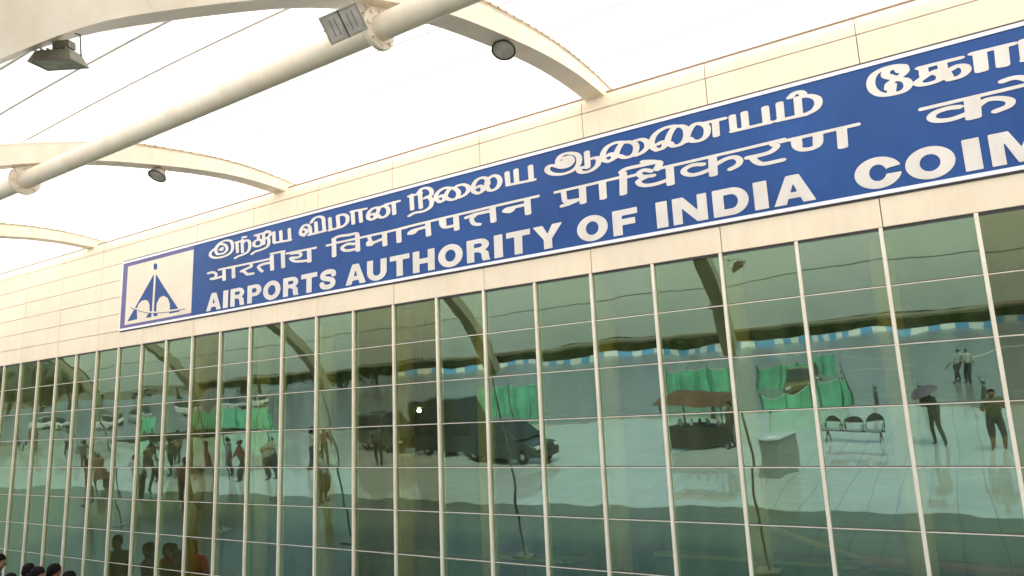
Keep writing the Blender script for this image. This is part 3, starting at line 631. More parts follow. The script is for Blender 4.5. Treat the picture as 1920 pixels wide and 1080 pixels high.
p = place_px(944, 85, XA[0] + .11); downlight('round grey downlight under the large arch, nearest the parapet', tuple(p), R(20))
p = place_px(290, 328, XA[1] + .11); downlight('smaller round downlight under the middle arch at left', tuple(p), R(10))
for X, lb in ((XA[2], 'tiny round downlight under the farthest visible arch'), ):
    downlight(lb, (X + .11 + KSK * -2.6, -2.6, 5.93), 0)


# ================================================================== PEOPLE
def skin_mesh(nodes, edges, sub=1):
    """nodes: name -> (pos, rx, ry); edges: (a, b, material key). Returns a baked mesh and its face keys."""
    names = list(nodes); ix = {n_: i for i, n_ in enumerate(names)}
    me = bpy.data.meshes.new('tmp'); me.from_pydata([nodes[n_][0] for n_ in names], [(ix[a], ix[b_]) for a, b_, _ in edges], [])
    ob = bpy.data.objects.new('tmp', me); col.objects.link(ob)
    ob.modifiers.new('skin', 'SKIN').use_smooth_shade = True
    for i, n_ in enumerate(names):
        sv = me.skin_vertices[0].data[i]; sv.radius = (nodes[n_][1], nodes[n_][2]); sv.use_root = (i == 0)
    if sub: ob.modifiers.new('sub', 'SUBSURF').levels = sub; ob.modifiers['sub'].render_levels = sub
    dg = bpy.context.evaluated_depsgraph_get(); dg.update()
    m2 = bpy.data.meshes.new_from_object(ob.evaluated_get(dg)); bpy.data.objects.remove(ob)
    A_ = np.array([nodes[a][0] for a, _, _ in edges]); B_ = np.array([nodes[b_][0] for _, b_, _ in edges])
    ra = np.array([sum(nodes[a][1:]) / 2 for a, _, _ in edges])
    C_ = np.array([p.center for p in m2.polygons]); D_ = B_ - A_
    t_ = np.clip(((C_[:, None] - A_) * D_).sum(2) / np.maximum((D_ ** 2).sum(1), 1e-9), 0, 1)
    dist = np.linalg.norm(C_[:, None] - A_ - t_[..., None] * D_, axis=2) / ra
    keys = [edges[k][2] for k in dist.argmin(1)]
    return m2, keys
CLOTH = {}
def cmat(c, r_=.8): 
    k = tuple(round(x, 3) for x in c)
    if k not in CLOTH: CLOTH[k] = mat('cloth_%d' % len(CLOTH), c, r_, var=.15, scale=14, bump=.002, bscale=25)
    return CLOTH[k]
m_skin = mat('brown_skin', (.24, .12, .065), .55, var=.08, scale=20); m_hair = mat('black_hair', (.010, .008, .007), .85, spec=.15, bump=.004, bscale=90)
def person(label, loc, rz, top, low, shoe=(.03, .025, .02), pose='stand', h=1.7, short_low=False, female=False, group=None, long_sleeve=False):
    sp = .09
    J = {'pelvis': ((0, 0, .94), .180, .13), 'spine': ((0, .01, 1.12), .165, .125), 'chest': ((0, .0, 1.30), .185, .13), 'nbase': ((0, .012, 1.44), .075, .06),
         'neck': ((0, .005, 1.49), .052, .052), 'jaw': ((0, -.012, 1.55), .060, .068), 'skull': ((0, .004, 1.62), .076, .090), 'crown': ((0, .008, 1.665), .055, .065),
         'nose': ((0, -.098, 1.575), .012, .012), 'earl': ((-.080, .012, 1.58), .012, .018), 'earr': ((.080, .012, 1.58), .012, .018)}
    E_ = [('pelvis', 'spine', 'top'), ('spine', 'chest', 'top'), ('chest', 'nbase', 'top'), ('nbase', 'neck', 'skin'), ('neck', 'jaw', 'skin'), ('jaw', 'skull', 'skin'), ('skull', 'crown', 'skin'),
          ('jaw', 'nose', 'skin'), ('jaw', 'earl', 'skin'), ('jaw', 'earr', 'skin')]
    step = {'stand': (0, 0), 'walk': (.20, -.22), 'umbrella': (.03, -.02), 'film': (.0, .03), 'akimbo': (.14, -.14), 'arms': (0, 0)}[pose]
    wide = .15 if pose in ('umbrella', 'film') else .11
    for sx, k, st in ((-1, 'l', step[0]), (1, 'r', step[1])):
        J['hip' + k] = ((sx * .09, 0, .88), .115, .115); J['knee' + k] = ((sx * wide * .95, -.02 - st * .55, .49), .080, .082)
        J['ank' + k] = ((sx * wide, .03 - st, .09), .052, .058); J['heel' + k] = ((sx * wide, .045 - st, .035), .034, .034); J['toe' + k] = ((sx * (wide + .025), -.13 - st, .03), .042, .028)
        lk = 'skin' if short_low else 'low'
        E_ += [('pelvis', 'hip' + k, 'low'), ('hip' + k, 'knee' + k, 'low'), ('knee' + k, 'ank' + k, lk), ('ank' + k, 'heel' + k, 'shoe'), ('heel' + k, 'toe' + k, 'shoe')]
        sh = np.array((sx * .185, .01, 1.40)); fw = np.array((0, -1., 0)); out = np.array((sx * 1., 0, 0))
        if pose == 'umbrella' and sx > 0: el, wr, pd = (sx * .24, -.10, 1.16), (sx * .17, -.26, 1.34), (0, -.2, 1)
        elif pose == 'film': el, wr, pd = (sx * .26, -.06, 1.15), (sx * .09, -.27, 1.30), (-sx * .5, -.6, .6)
        elif pose == 'akimbo' and sx > 0: el, wr, pd = (sx * .42, .05, 1.17), (sx * .23, -.04, 1.00), (-sx, -.5, -.3)
        elif pose in ('walk', 'akimbo'): el, wr, pd = (sx * .25, .03 + st * .5, 1.12), (sx * .26, -.05 + st * .9, .88), (0, -.15, -1)
        else: el, wr, pd = (sx * .235, .03, 1.12), (sx * .235, -.05, .87), (0, -.1, -1)
        J['sh' + k] = (tuple(sh), .078, .078); J['el' + k] = (el, .058, .058); J['wr' + k] = (wr, .028, .024)
        pd = np.array(pd, float); pd /= np.linalg.norm(pd); side = np.cross(pd, out if abs(pd[0]) < .7 else np.array((0, 0, 1.))); side /= np.linalg.norm(side); curl = np.cross(side, pd) * -sx
        W0 = np.array(wr); J['palm' + k] = (tuple(W0 + pd * .055), .034, .018); sk = 'top' if long_sleeve else 'skin'
        E_ += [('chest', 'sh' + k, 'top'), ('sh' + k, 'el' + k, 'top'), ('el' + k, 'wr' + k, sk), ('wr' + k, 'palm' + k, 'skin')]
        for f_, (o_, ln) in enumerate(((-.030, .062), (-.010, .074), (.010, .070), (.029, .054))):
            a = W0 + pd * .095 + side * o_; b_ = a + pd * ln * .5 + curl * .014; c_ = b_ + pd * ln * .32 + curl * .026
            J['fa%d' % f_ + k] = (tuple(a), .0095, .0095); J['fb%d' % f_ + k] = (tuple(b_), .0085, .0085); J['fc%d' % f_ + k] = (tuple(c_), .007, .007)
            E_ += [('palm' + k, 'fa%d' % f_ + k, 'skin'), ('fa%d' % f_ + k, 'fb%d' % f_ + k, 'skin'), ('fb%d' % f_ + k, 'fc%d' % f_ + k, 'skin')]
        a = W0 + pd * .035 - side * .035; b_ = a + pd * .035 - side * .018 + curl * .01
        J['ta' + k] = (tuple(a), .011, .011); J['tb' + k] = (tuple(b_), .009, .009); E_ += [('palm' + k, 'ta' + k, 'skin'), ('ta' + k, 'tb' + k, 'skin')]
    me, keys = skin_mesh(J, E_)
    mk = {'skin': 0, 'top': 1, 'low': 2, 'shoe': 3}; me.materials.clear()
    for m in (m_skin, cmat(top), cmat(low), cmat(shoe, .5)): me.materials.append(m)
    me.polygons.foreach_set('material_index', [mk[k] for k in keys]); me.shade_smooth(); me.name = 'person'
    t0 = thing('person', label, 'person', loc, rz, group); s_ = h / 1.71; t0.scale = (s_,) * 3
    o = bpy.data.objects.new('body', me); col.objects.link(o); o.parent = t0
    b = MB(); n_ = 14; rings = []
    for i in range(7):
        th = math.pi * .5 * i / 6 * 1.12; rr = math.cos(th - .12) if i else 1.0
        rings.append([((.084 + .003 * math.sin(k * 2.7 + i)) * rr * math.cos(2 * math.pi * k / n_), .018 + .095 * rr * math.sin(2 * math.pi * k / n_) , 1.615 + .104 * math.sin(th) - (.075 * max(0, math.sin(2 * math.pi * k / n_)) + .012 if i == 0 else 0) + (.03 if i == 0 and math.sin(2 * math.pi * k / n_) < -.3 else 0)) for k in range(n_)])
    b.sweep(None, rings)
    if female: b.tube([(0, .09, 1.62), (0, .115, 1.52), (0, .11, 1.36), (0, .12, 1.22)], [.055, .045, .032, .012], 8)
    b.build('hair', m_hair, t0, smooth=True)
    if female:                                        # long tunic skirt over the trousers
        rings = [[(.17 * q * math.cos(2 * math.pi * k / 18) * (1 + .04 * math.sin(5 * k)), .125 * q * math.sin(2 * math.pi * k / 18), z_) for k in range(18)] for z_, q in ((1.02, .98), (.85, 1.12), (.66, 1.22), (.50, 1.34))]
        MB().sweep(None, rings, caps=False).build('tunic', cmat(top), t0, smooth=True)
    return t0

# seen in the glass: out on the plaza and the road
x, y = G(1757, 838); pU = person('person in dark clothes standing under a purple umbrella on the wet plaza', (x, y, 0), R(200), (.09, .10, .06), (.06, .06, .05), pose='umbrella', long_sleeve=True)
um = thing('umbrella', 'grey purple umbrella tilted over the person on the plaza', 'umbrella', (x + .05 , y + .22 , 1.24), R(200))
n8 = 8; rings = []
for i in range(6):
    q = i / 5; rr = .52 * math.sin(q * 1.25) / math.sin(1.25); ring = []
    for k in range(32):
        a = 2 * math.pi * k / 32; sc_ = 1 - (.05 * q * abs(math.sin(a * 4)))
        ring.append((rr * sc_ * math.cos(a), rr * sc_ * math.sin(a), .62 - .24 * (1 - math.cos(q * 1.35)) * 1.15 - .02 * q * abs(math.sin(a * 4))))
    rings.append(ring)
MB().sweep(None, rings, caps=False).build('canopy', mat('umbrella_cloth', (.13, .10, .15), .6, var=.1), um, smooth=True)
b = MB(); b.tube([(0, 0, -.12), (0, 0, .66)], .007, 6); b.build('shaft', m_dark, um)
b = MB(); b.tube([(0, 0, -.12), (0, 0, -.18), (.02, 0, -.21), (.05, 0, -.20)], .012, 8); b.build('handle', m_dark, um)
for k in range(n8):
    a = 2 * math.pi * k / n8; b = MB(); b.tube([(.27 * math.cos(a) * i / 2, .27 * math.sin(a) * i / 2, (.62, .575, .44)[i] - .01) for i in range(3)], .003, 4); b.build('rib', m_dark, um)
um.rotation_euler = (R(14), R(16), R(200))
x, y = G(1864, 842); person('person in olive shirt and dark shorts with both hands raised to the chest', (x, y, 0), R(182), (.10, .10, .05), (.05, .045, .04), pose='film', short_low=True, h=1.68)
x, y = G(1797, 716); person('person in white shirt walking on the road, left of the pair', (x, y, 0), R(230), (.52, .52, .50), (.05, .05, .06), pose='walk')
x, y = G(1815, 718); person('person in white shirt with hand on hip, right of the pair on the road', (x, y, 0), R(200), (.45, .46, .44), (.045, .045, .05), pose='akimbo', h=1.76)
crowd = [(428, 892, 'stand', (.30, .32, .36), (.03, .03, .04), 'person in pale blue shirt standing on the bright plaza at left'), (447, 905, 'walk', (.15, .05, .04), (.03, .03, .03), 'person in dark red shirt walking behind the one in pale blue'),
         (508, 905, 'film', (.32, .31, .28), (.04, .04, .05), 'person in grey shirt with raised hands at the edge of the pale floor'), (395, 900, 'stand', (.20, .09, .07), (.05, .05, .05), 'person in brick red top among the group at left'),
         (282, 905, 'stand', (.28, .20, .10), (.04, .04, .04), 'person in brown shirt near the left arch foot'), (1376, 850, 'akimbo', (.09, .08, .06), (.04, .04, .04), 'person leaning beside the roofed stall'),
         (700, 880, 'walk', (.07, .08, .07), (.03, .03, .03), 'person in dark green walking past the dark van'), (190, 920, 'stand', (.18, .09, .07), (.06, .05, .05), 'person in red at the far left of the plaza')]
for i, (px, py, po, tc_, lc, lb) in enumerate(crowd):
    x, y = G(px, py); person(lb, (x, y, 0), R(rng.uniform(120, 240)), tc_, lc, pose=po, h=1.6 + .02 * (i % 6), female=(i in (3, 7)), group='people out on the plaza')
PR = [o for o in col.objects if o.get('group') == 'people out on the plaza']
for i in range(20):
    px = rng.uniform(20, 400) if i < 16 else rng.uniform(560, 720); py = rng.uniform(835, 965); x, y = G(px, py)
    dup(PR[i % len(PR)], (x, y, 0), rng.uniform(0, 6.28), 'dark figure in the dim crowd that the left half of the glass shows', (rng.uniform(.92, 1.03),) * 3)['group'] = 'dim crowd at the left of the glass'
# seen directly, bottom left, close to the glass
near = [(8, 1032, -.5, (.10, .09, .08), 'person with black hair cut off by the left edge of the picture', False), (28, 1066, -.8, (.55, .33, .12), 'bareheaded person in tan shirt in the bottom left corner', False),
        (58, 1050, -.5, (.03, .03, .035), 'person with black hair in dark clothes near the left mullions', False), (76, 1056, -.75, (.60, .02, .04), 'person in bright red top looking sideways', True),
        (104, 1052, -.45, (.35, .02, .03), 'dark haired person in maroon beside the one in bright red', False), (131, 1066, -.4, (.04, .04, .05), 'person with black hair, rightmost of the crowd by the glass', False)]
for px, py, yy, tc_, lb, fe in near:
    d = ray(px + 14, py - 16); k = (yy - CAMP[1]) / d[1]; P = CAMP + k * d
    person(lb, (float(P[0]), yy, 0), R(rng.uniform(125, 235)), tc_, (.05, .05, .06), h=float(min(1.9, max(1.3, P[2] - .11))), female=fe, group='people waiting by the glass')

# ================================================================== PLAZA OBJECTS
m_steel = mat('brushed_steel', (.55, .55, .53), .3, metal=.9, var=.08, scale=8)
m_boll = mat('bollard_dark', (.06, .055, .045), .45, var=.1)
def bollard(x, y, lb):
    t0 = thing('bollard', lb, 'bollard', (x, y, 0), 0, 'bollards along the plaza edge')
    MB().lathe([(.13, 0), (.13, .05), (.085, .07), (.085, 1.0), (.07, 1.02)], n=18).build('post', m_boll, t0, smooth='auto')
    MB().lathe([(.07, 1.02), (.125, 1.06), (.14, 1.10), (.13, 1.14), (.06, 1.175), (0, 1.18)], n=18).build('cap', m_steel, t0, smooth='auto')
    MB().lathe([(.088, .85), (.091, .86), (.091, .90), (.088, .91)], n=18).build('band', m_steel, t0)
    return t0
BL = ['bollard beside the roofed stall, leftmost in the glass', 'bollard right of the green net corner, above the row of seats', 'bollard beside the umbrella', 'bollard behind the person in shorts', 'bollard at the right end of the plaza edge']
for (px, lb) in zip((1361, 1640, 1731, 1846, 1990), BL):
    x, y = G(px, 775); bollard(x - (y + 26.2) * .0, -26.2, lb)
def bench(loc, rz, lb, n_=3):
    t0 = thing('seat_bench', lb, 'bench', loc, rz, 'linked steel seats')
    for k in range(n_):
        cx = (k - (n_ - 1) / 2) * .60
        b = MB(); b.box(cx - .24, cx + .24, -.22, .20, .41, .435); b.build('seat', m_steel, t0, bevel=.01)
        b = MB(); rr = []
        for i in range(13):
            a = math.pi * i / 12; rr.append((cx - .25 * math.cos(a) * (1 if .15 < i / 12 < .85 else 1), .24, .66 + .17 * math.sin(a)))
        b.tube([(cx - .25, .21, .43)] + rr + [(cx + .25, .21, .43)], .013, 6); b.build('back_frame', m_dark, t0)
        b = MB(); vs = [(cx - .235 * math.cos(math.pi * i / 10), .238, .655 + .17 * math.sin(math.pi * i / 10)) for i in range(11)] 
        vs2 = [(a_, y_ + .012, z_) for a_, y_, z_ in vs]; b.add(vs + vs2, [tuple(range(11)), tuple(range(11, 22))[::-1]] + [(i, i + 11, (i + 1) % 11 + 11, (i + 1) % 11) for i in range(11)]); b.build('headrest', m_dark, t0)
        for sx in (-1, 1): MB().tube([(cx + sx * .265, .18, .42), (cx + sx * .265, .16, .60), (cx + sx * .265, -.16, .62), (cx + sx * .265, -.18, .43)], .012, 6).build('armrest', m_dark, t0)
    L_ = n_ * .30
    MB().box(-L_, L_, -.03, .03, .35, .41).build('beam', m_dark, t0)
    for sx in (-1, 1): MB().tube([(sx * (L_ - .12), -.26, .02), (sx * (L_ - .12), -.10, .22), (sx * (L_ - .12), 0, .36), (sx * (L_ - .12), .12, .22), (sx * (L_ - .12), .28, .02)], .018, 6).build('leg', m_dark, t0)
    return t0
x0, y0 = G(1553, 838); x1, y1 = G(1662, 836)
bn = bench(((x0 + x1) / 2, (y0 + y1) / 2, 0), math.atan2(y1 - y0, x1 - x0) + math.pi, 'row of three linked steel seats on the wet plaza floor')
bn2 = None
# counter desk
x0, y0 = G(1437, 905); x1, y1 = G(1492, 905)
dk = thing('counter_desk', 'grey box counter with pale top and papers on the plaza', 'desk', ((x0 + x1) / 2, y0 - .45, 0), R(14))
MB().box(-.34, .34, -.55, .45, 0, .98).build('cabinet', mat('desk_grey', (.26, .28, .27), .5, var=.1), dk, bevel=.01)
MB().box(-.38, .38, -.62, .49, .985, 1.02).build('top', mat('desk_top', (.62, .66, .72), .25), dk, bevel=.006)
pa = MB(); pa.box(-.16, .10, .12, .38, 1.022, 1.034); tag(pa.build('paper_stack', mat('paper', (.8, .8, .78), .7), loc=tuple(dk.location)), 'small white stack of papers on the grey counter', 'papers')
# roofed stall
x, y = G(1308, 852)
st = thing('stall', 'small stall with a sagging brown roof left of the glass column', 'stall', (x, y - .8, 0), R(8))
m_brn = mat('stall_brown', (.13, .065, .04), .8, var=.2, scale=5)
MB().hexa([(-1.2, -.8, 1.72), (1.1, -.8, 1.66), (1.1, .8, 1.50), (-1.2, .8, 1.55), (-1.0, -.5, 1.95), (.95, -.5, 1.9), (.95, .4, 1.78), (-1.0, .4, 1.82)]).build('roof', m_brn, st, bevel=.02)
for sx, sy in ((-1, -.6), (1, -.6), (-1, .6), (1, .6)): MB().tube([(sx, sy, 0), (sx, sy, 1.62)], .025, 6).build('post', m_dark, st)
MB().box(-1, 1, -.5, .5, .10, .80).build('counter', mat('stall_counter', (.05, .045, .035), .6), st, bevel=.01)
for k in range(5): tag(MB().lathe([(.06, 0), (.065, .02), (.065, .18), (.03, .23), (.03, .26)], n=10).build('jar', [m_steel, m_white, m_brn][k % 3], loc=(x - .7 + k * .33, y - .8 + .25, .805)), ['steel jar at the left end of the stall counter', 'white jar second on the stall counter', 'brown jar in the middle of the stall counter', 'steel jar fourth on the stall counter', 'white jar at the right end of the stall counter'][k], 'jar', 'jars on the stall')
# green net enclosures
m_net = mat('green_net', (.16, .50, .33), .8, var=.3, scale=1.5); m_netl = mat('net_hem', (.45, .55, .45), .6)
def fence(name, lb, pts, h_, wav=.03, posts=1.2, cat='fence', mm=None):
    t0 = thing(name, lb, cat, (*pts[0], 0), 0, 'green net fences by the road'); p0 = np.array(pts[0])
    for a_, c_ in zip(pts[:-1], pts[1:]):
        a_, c_ = np.array(a_) - p0, np.array(c_) - p0; L_ = np.linalg.norm(c_ - a_); n_ = max(4, int(L_ / .12)); d_ = (c_ - a_) / L_; nn = np.array((-d_[1], d_[0]))
        lo, hi = [], []
        for i in range(n_ + 1):
            q = a_ + (c_ - a_) * i / n_ + nn * wav * 1.5 * math.sin(i * .9 + rng.uniform(-1.2, 1.2)); hh = h_ - .16 * abs(math.sin(i * .33)) + rng.uniform(-.02, .02) ; lo.append((q[0], q[1], .03)); hi.append((q[0] + nn[0] * .04, q[1] + nn[1] * .04, hh))
        b = MB(); b.add(lo + hi, [(i, i + 1, i + n_ + 2, i + n_ + 1) for i in range(n_)]); b.build('net', mm or m_net, t0)
        MB().tube([(p[0], p[1], p[2]) for p in hi], .022, 5).build('hem', m_netl, t0)
        for i in range(int(L_ / posts) + 1):
            q = a_ + d_ * i * posts + nn * .06; MB().tube([(q[0], q[1], 0), (q[0], q[1], h_ + .12)], .022, 6).build('post', m_dark, t0)
    return t0
fence('net_fence', 'green net enclosure with open corner beside the bollards', [G(1448, 785), G(1590, 763), (G(1590, 763)[0] - 1.2, G(1590, 763)[1] - 9)], 1.15)
fence('net_fence', 'back side of the green enclosure with brown posts behind it', [G(1440, 722), G(1572, 712)], 1.5)
fence('net_fence', 'streaked green screen left of the thick glass column', [G(1256, 768), G(1383, 762)], 2.0, .06)
fence('net_fence', 'green fence near the dark van, in the middle of the glass', [G(905, 790), G(1015, 786)], 1.9, .05)
fence('net_fence', 'far bright green fence at the left of the glass', [G(352, 812), G(462, 812), G(520, 815)], 1.7, .05)
fence('net_fence', 'small green screen beside the far left cars', [G(262, 820), G(292, 822)], 1.6, .05)
# barrier of painted blocks
m_bb = mat('barrier_blue', (.16, .42, .72), .5, var=.1); m_bw = mat('barrier_white', (.86, .86, .84), .5, var=.1)
pl = spline([G(x_, y_) for x_, y_ in ((735, 713),  (940, 692), (1120, 680), (1245, 667), (1430, 656), (1600, 630), (1720, 617), (1850, 606), (1990, 600))], 12)
ba = thing('painted_barrier', 'long road barrier painted in blue and white blocks beyond the road', 'barrier', (0, 0, 0))
acc = 0; k = 0; cur = [np.array(pl[0])]; blocks = []
for a_, c_ in zip(pl[:-1], pl[1:]):
    a_, c_ = np.array(a_), np.array(c_); L_ = np.linalg.norm(c_ - a_); s_ = 0
    while s_ < L_:
        stp = min(2.2 - acc, L_ - s_); s_ += stp; acc += stp
        if acc >= 2.2 - 1e-6: cur.append(a_ + (c_ - a_) * s_ / L_); blocks.append((cur[0], cur[-1])); cur = [cur[-1]]; acc = 0
for i, (a_, c_) in enumerate(blocks[:280]):
    d_ = (c_ - a_) / np.linalg.norm(c_ - a_); nn = np.array((-d_[1], d_[0])); a2, c2 = a_ + d_ * .02, c_ - d_ * .02
    f2 = lambda p, o_, z_: (p[0] + nn[0] * o_, p[1] + nn[1] * o_, z_)
    MB().hexa([f2(a2, -.25, 0), f2(c2, -.25, 0), f2(c2, .25, 0), f2(a2, .25, 0), f2(a2, -.13, .85), f2(c2, -.13, .85), f2(c2, .13, .85), f2(a2, .13, .85)]).build('block', m_bb if i % 2 else m_bw, ba)

# vehicles
m_tyre = mat('tyre_rubber', (.02, .02, .02), .85); m_carglass = mat('car_glass', (.02, .03, .03), .06, spec=.8); m_lampw = mat('headlamp', (.7, .7, .68), .15); m_lampr = mat('tail_lamp', (.35, .02, .02), .25)
def car(lb, loc, rz, paint, L_=3.9, W_=1.65, H2=1.48, van=False, cat='car', group='cars parked beyond the plaza'):
    t0 = thing('parked_van' if van else 'parked_car', lb, cat, loc, rz, group); hw = W_ / 2; m = mat('paint_' + '_'.join('%d' % (x_ * 100) for x_ in paint), paint, .25, coat=.6)
    zb, zw = .22, (.95 if van else .86)
    if van: xs = [(-L_ / 2, .45, zw, 1), (-L_ / 2 + .05, .3, zw, 1), (L_ / 2 - .5, .25, zw, 1), (L_ / 2 - .05, .3, zw - .06, .96), (L_ / 2, .42, zw - .2, .92)]
    else: xs = [(-L_ / 2, .42, .78, .92), (-L_ / 2 + .12, .26, .84, .98), (-L_ * .2, zb, zw, 1), (L_ * .2, zb, zw, 1), (L_ / 2 - .25, .25, .74, .97), (L_ / 2, .38, .62, .88)]
    rings = [[(x_, -hw * q, z0), (x_, -hw * q * 1.0, z1 - .12), (x_, -hw * q * .93, z1), (x_, hw * q * .93, z1), (x_, hw * q, z1 - .12), (x_, hw * q, z0)] for x_, z0, z1, q in xs]
    MB().sweep(None, rings).build('body', m, t0, bevel=.02)
    a0, a1, b0, b1 = (-L_ / 2 + .03, L_ / 2 - .45, -L_ / 2 + .12, L_ / 2 - .95) if van else (-L_ * .40, L_ * .27, -L_ * .27, L_ * .08)
    MB().hexa([(a0, -hw * .92, zw), (a1, -hw * .92, zw), (a1, hw * .92, zw), (a0, hw * .92, zw), (b0, -hw * .78, H2 - .04), (b1, -hw * .78, H2 - .04), (b1, hw * .78, H2 - .04), (b0, hw * .78, H2 - .04)]).build('window', m_carglass, t0, bevel=.02)
    MB().hexa([(b0, -hw * .80, H2 - .05), (b1 + .03, -hw * .80, H2 - .05), (b1 + .03, hw * .80, H2 - .05), (b0, hw * .80, H2 - .05), (b0 + .1, -hw * .7, H2), (b1 - .1, -hw * .7, H2), (b1 - .1, hw * .7, H2), (b0 + .1, hw * .7, H2)]).build('roof', m, t0, bevel=.015)
    for f_ in (a0 + (a1 - a0) * .36, a0 + (a1 - a0) * .66):
        for sy in (-1, 1): MB().hexa([(f_ - .04, sy * hw * .925 - .01, zw), (f_ + .04, sy * hw * .925 - .01, zw), (f_ + .04, sy * hw * .925 + .01, zw), (f_ - .04, sy * hw * .925 + .01, zw), (f_ - .04, sy * hw * .79 - .01, H2 - .04), (f_ + .04, sy * hw * .79 - .01, H2 - .04), (f_ + .04, sy * hw * .79 + .01, H2 - .04), (f_ - .04, sy * hw * .79 + .01, H2 - .04)]).build('pillar', m, t0)
    My = Matrix.Rotation(R(90), 4, 'X')
    for sx in (-L_ * .31, L_ * .32):
        for sy in (-1, 1):
            wh = MB().lathe([(.18, -.09), (.27, -.09), (.30, -.05), (.30, .05), (.27, .09), (.18, .09)], (sx, sy * (hw - .10), .30), 20, M4=My).build('wheel', m_tyre, t0, smooth='auto')
            MB().lathe([(0, -.095), (.12, -.09), (.18, -.08), (.18, .08), (.12, .09), (0, .095)], (sx, sy * (hw - .10), .30), 12, M4=My).build('rim', m_steel, wh)
    for sy in (-1, 1):
        MB().box(L_ / 2 - .06, L_ / 2 + .004, sy * hw * .68 - .12, sy * hw * .68 + .12, .55, .68).build('headlight', m_lampw, t0, bevel=.01)
        MB().box(-L_ / 2 - .004, -L_ / 2 + .05, sy * hw * .74 - .09, sy * hw * .74 + .09, .58, .74).build('tail_light', m_lampr, t0, bevel=.01)
    MB().box(L_ / 2 - .1, L_ / 2 + .03, -hw * .8, hw * .8, .28, .42).build('bumper', m_dark, t0, bevel=.02)
    return t0
WHT = (.72, .72, .70)
for px, py, lb, pc, rz, vn in ((205, 800, 'white car parked third from the left end', WHT, 8, False), (98, 805, 'white car parked at the far left with shiny windows', WHT, -12, False), (258, 792, 'silver car parked beside the white ones at left', (.38, .39, .40), 15, False),
                               (345, 782, 'white van parked behind the far green fence', WHT, 5, True), (428, 775, 'pale grey car beyond the far green fence', (.5, .5, .5), -6, False), (490, 768, 'white car right of the far green fence', WHT, 10, False),
                               (958, 868, 'dark car with its driver side facing the stall', (.02, .03, .025), 12, False), (1515, 735, 'olive car standing inside the green enclosure', (.16, .15, .06), 80, False)):
    x, y = G(px, py); car(lb, (x, y, 0), R(rz), pc, van=vn, H2=1.9 if vn else 1.48)
x, y = G(822, 868); car('tall black green van with dark windows in the middle of the glass', (x, y - 1.2, 0), R(6), (.015, .022, .016), L_=3.7, W_=1.7, H2=2.3, van=True)
x, y = G(690, 862); car('dark jeep beside the tall van', (x, y - 1.2, 0), R(20), (.03, .04, .03), L_=3.6, W_=1.6, H2=1.75, van=True)

# awning left
x0, y0 = G(215, 905); x1, y1 = G(420, 905)
aw = thing('awning', 'dark sloping awning on posts at the left of the glass', 'awning', (x0, y0, 0))
dx, dy = x1 - x0, y1 - y0
MB().hexa([(0, 0, 1.9), (dx, dy, 2.15), (dx, dy - 2.2, 1.7), (0, -2.2, 1.5), (0, 0, 1.93), (dx, dy, 2.18), (dx, dy - 2.2, 1.73), (0, -2.2, 1.53)]).build('sheet', mat('awning_dark', (.035, .045, .025), .8, var=.2), aw)
for a_, c_, z_ in ((0, -.05, 1.9), (dx, dy - .05, 2.15), (0, -2.15, 1.5), (dx, dy - 2.15, 1.7)): MB().tube([(a_, c_, 0), (a_, c_, z_)], .03, 6).build('post', m_dark, aw)

# trees beyond the road
m_leaf = mat('leaf_dark', (.035, .05, .018), .95, spec=.1, var=.45, scale=.6, c2=(.075, .10, .03)); m_bark = mat('bark', (.07, .05, .035), .9)
def tree(lb, loc, h_, seed):
    r_ = np.random.default_rng(seed); t0 = thing('tree', lb, 'tree', loc, 0, 'trees beyond the road barrier')
    b = MB(); b.tube([(0, 0, 0), (.1, 0, h_ * .25), (0, .1, h_ * .5), (.1, .1, h_ * .75)], [.22, .17, .11, .05], 8)
    for k in range(5): a = r_.uniform(0, 6.28); b.tube([(0, 0, h_ * .3), (math.cos(a) * h_ * .14, math.sin(a) * h_ * .14, h_ * .5), (math.cos(a) * h_ * .25, math.sin(a) * h_ * .25, h_ * .66)], [.09, .06, .02], 5)
    b.build('trunk', m_bark, t0)
    cl = [(r_.normal(0, h_ * .17), r_.normal(0, h_ * .15), h_ * r_.uniform(.12, .92), h_ * r_.uniform(.11, .2)) for _ in range(16)]; vs, fs = [], []
    for _ in range(2600):
        cx, cy, cz, cr_ = cl[r_.integers(16)]; v_ = r_.normal(size=3); v_ /= np.linalg.norm(v_); p = np.array((cx, cy, cz)) + v_ * cr_ * r_.uniform(.6, 1.05) * (1, 1, .8)
        a = r_.normal(size=3); a /= np.linalg.norm(a); c_ = np.cross(a, v_ + .3 * r_.normal(size=3)); c_ /= np.linalg.norm(c_); s_ = r_.uniform(.09, .18)
        o_ = len(vs); vs += [p - a * s_, p + c_ * s_ * .6, p + a * s_, p - c_ * s_ * .6]; fs.append((o_, o_ + 1, o_ + 2, o_ + 3))
    b = MB(); b.add(vs, fs); b.build('crown', m_leaf, t0); return t0
protos = [tree('', (0, 0, 0), 7.0, s_) for s_ in (1, 2, 3)]
TL = []
nt_ = 0
for i in range(44):
    x = -155 + i * 5.2 + rng.uniform(-1, 1); y = -138 - (i % 3) * 5 + rng.uniform(-1.5, 1.5); s_ = rng.uniform(.85, 1.25)
    px_side = ['tall', 'squat', 'broad', 'leaning', 'thin', 'dense', 'ragged'][i % 7]
    lb = 'dark green tree in the dense band of trees beyond the road barrier'
    if i < 3: r0 = protos[i]; r0.location = (x, y, 0); r0.scale = (s_,) * 3; r0['label'] = lb; r0.rotation_euler = (0, 0, rng.uniform(0, 6))
    else: dup(protos[i % 3], (x, y, 0), rng.uniform(0, 6), lb, (s_, s_, s_ * rng.uniform(.9, 1.1)))

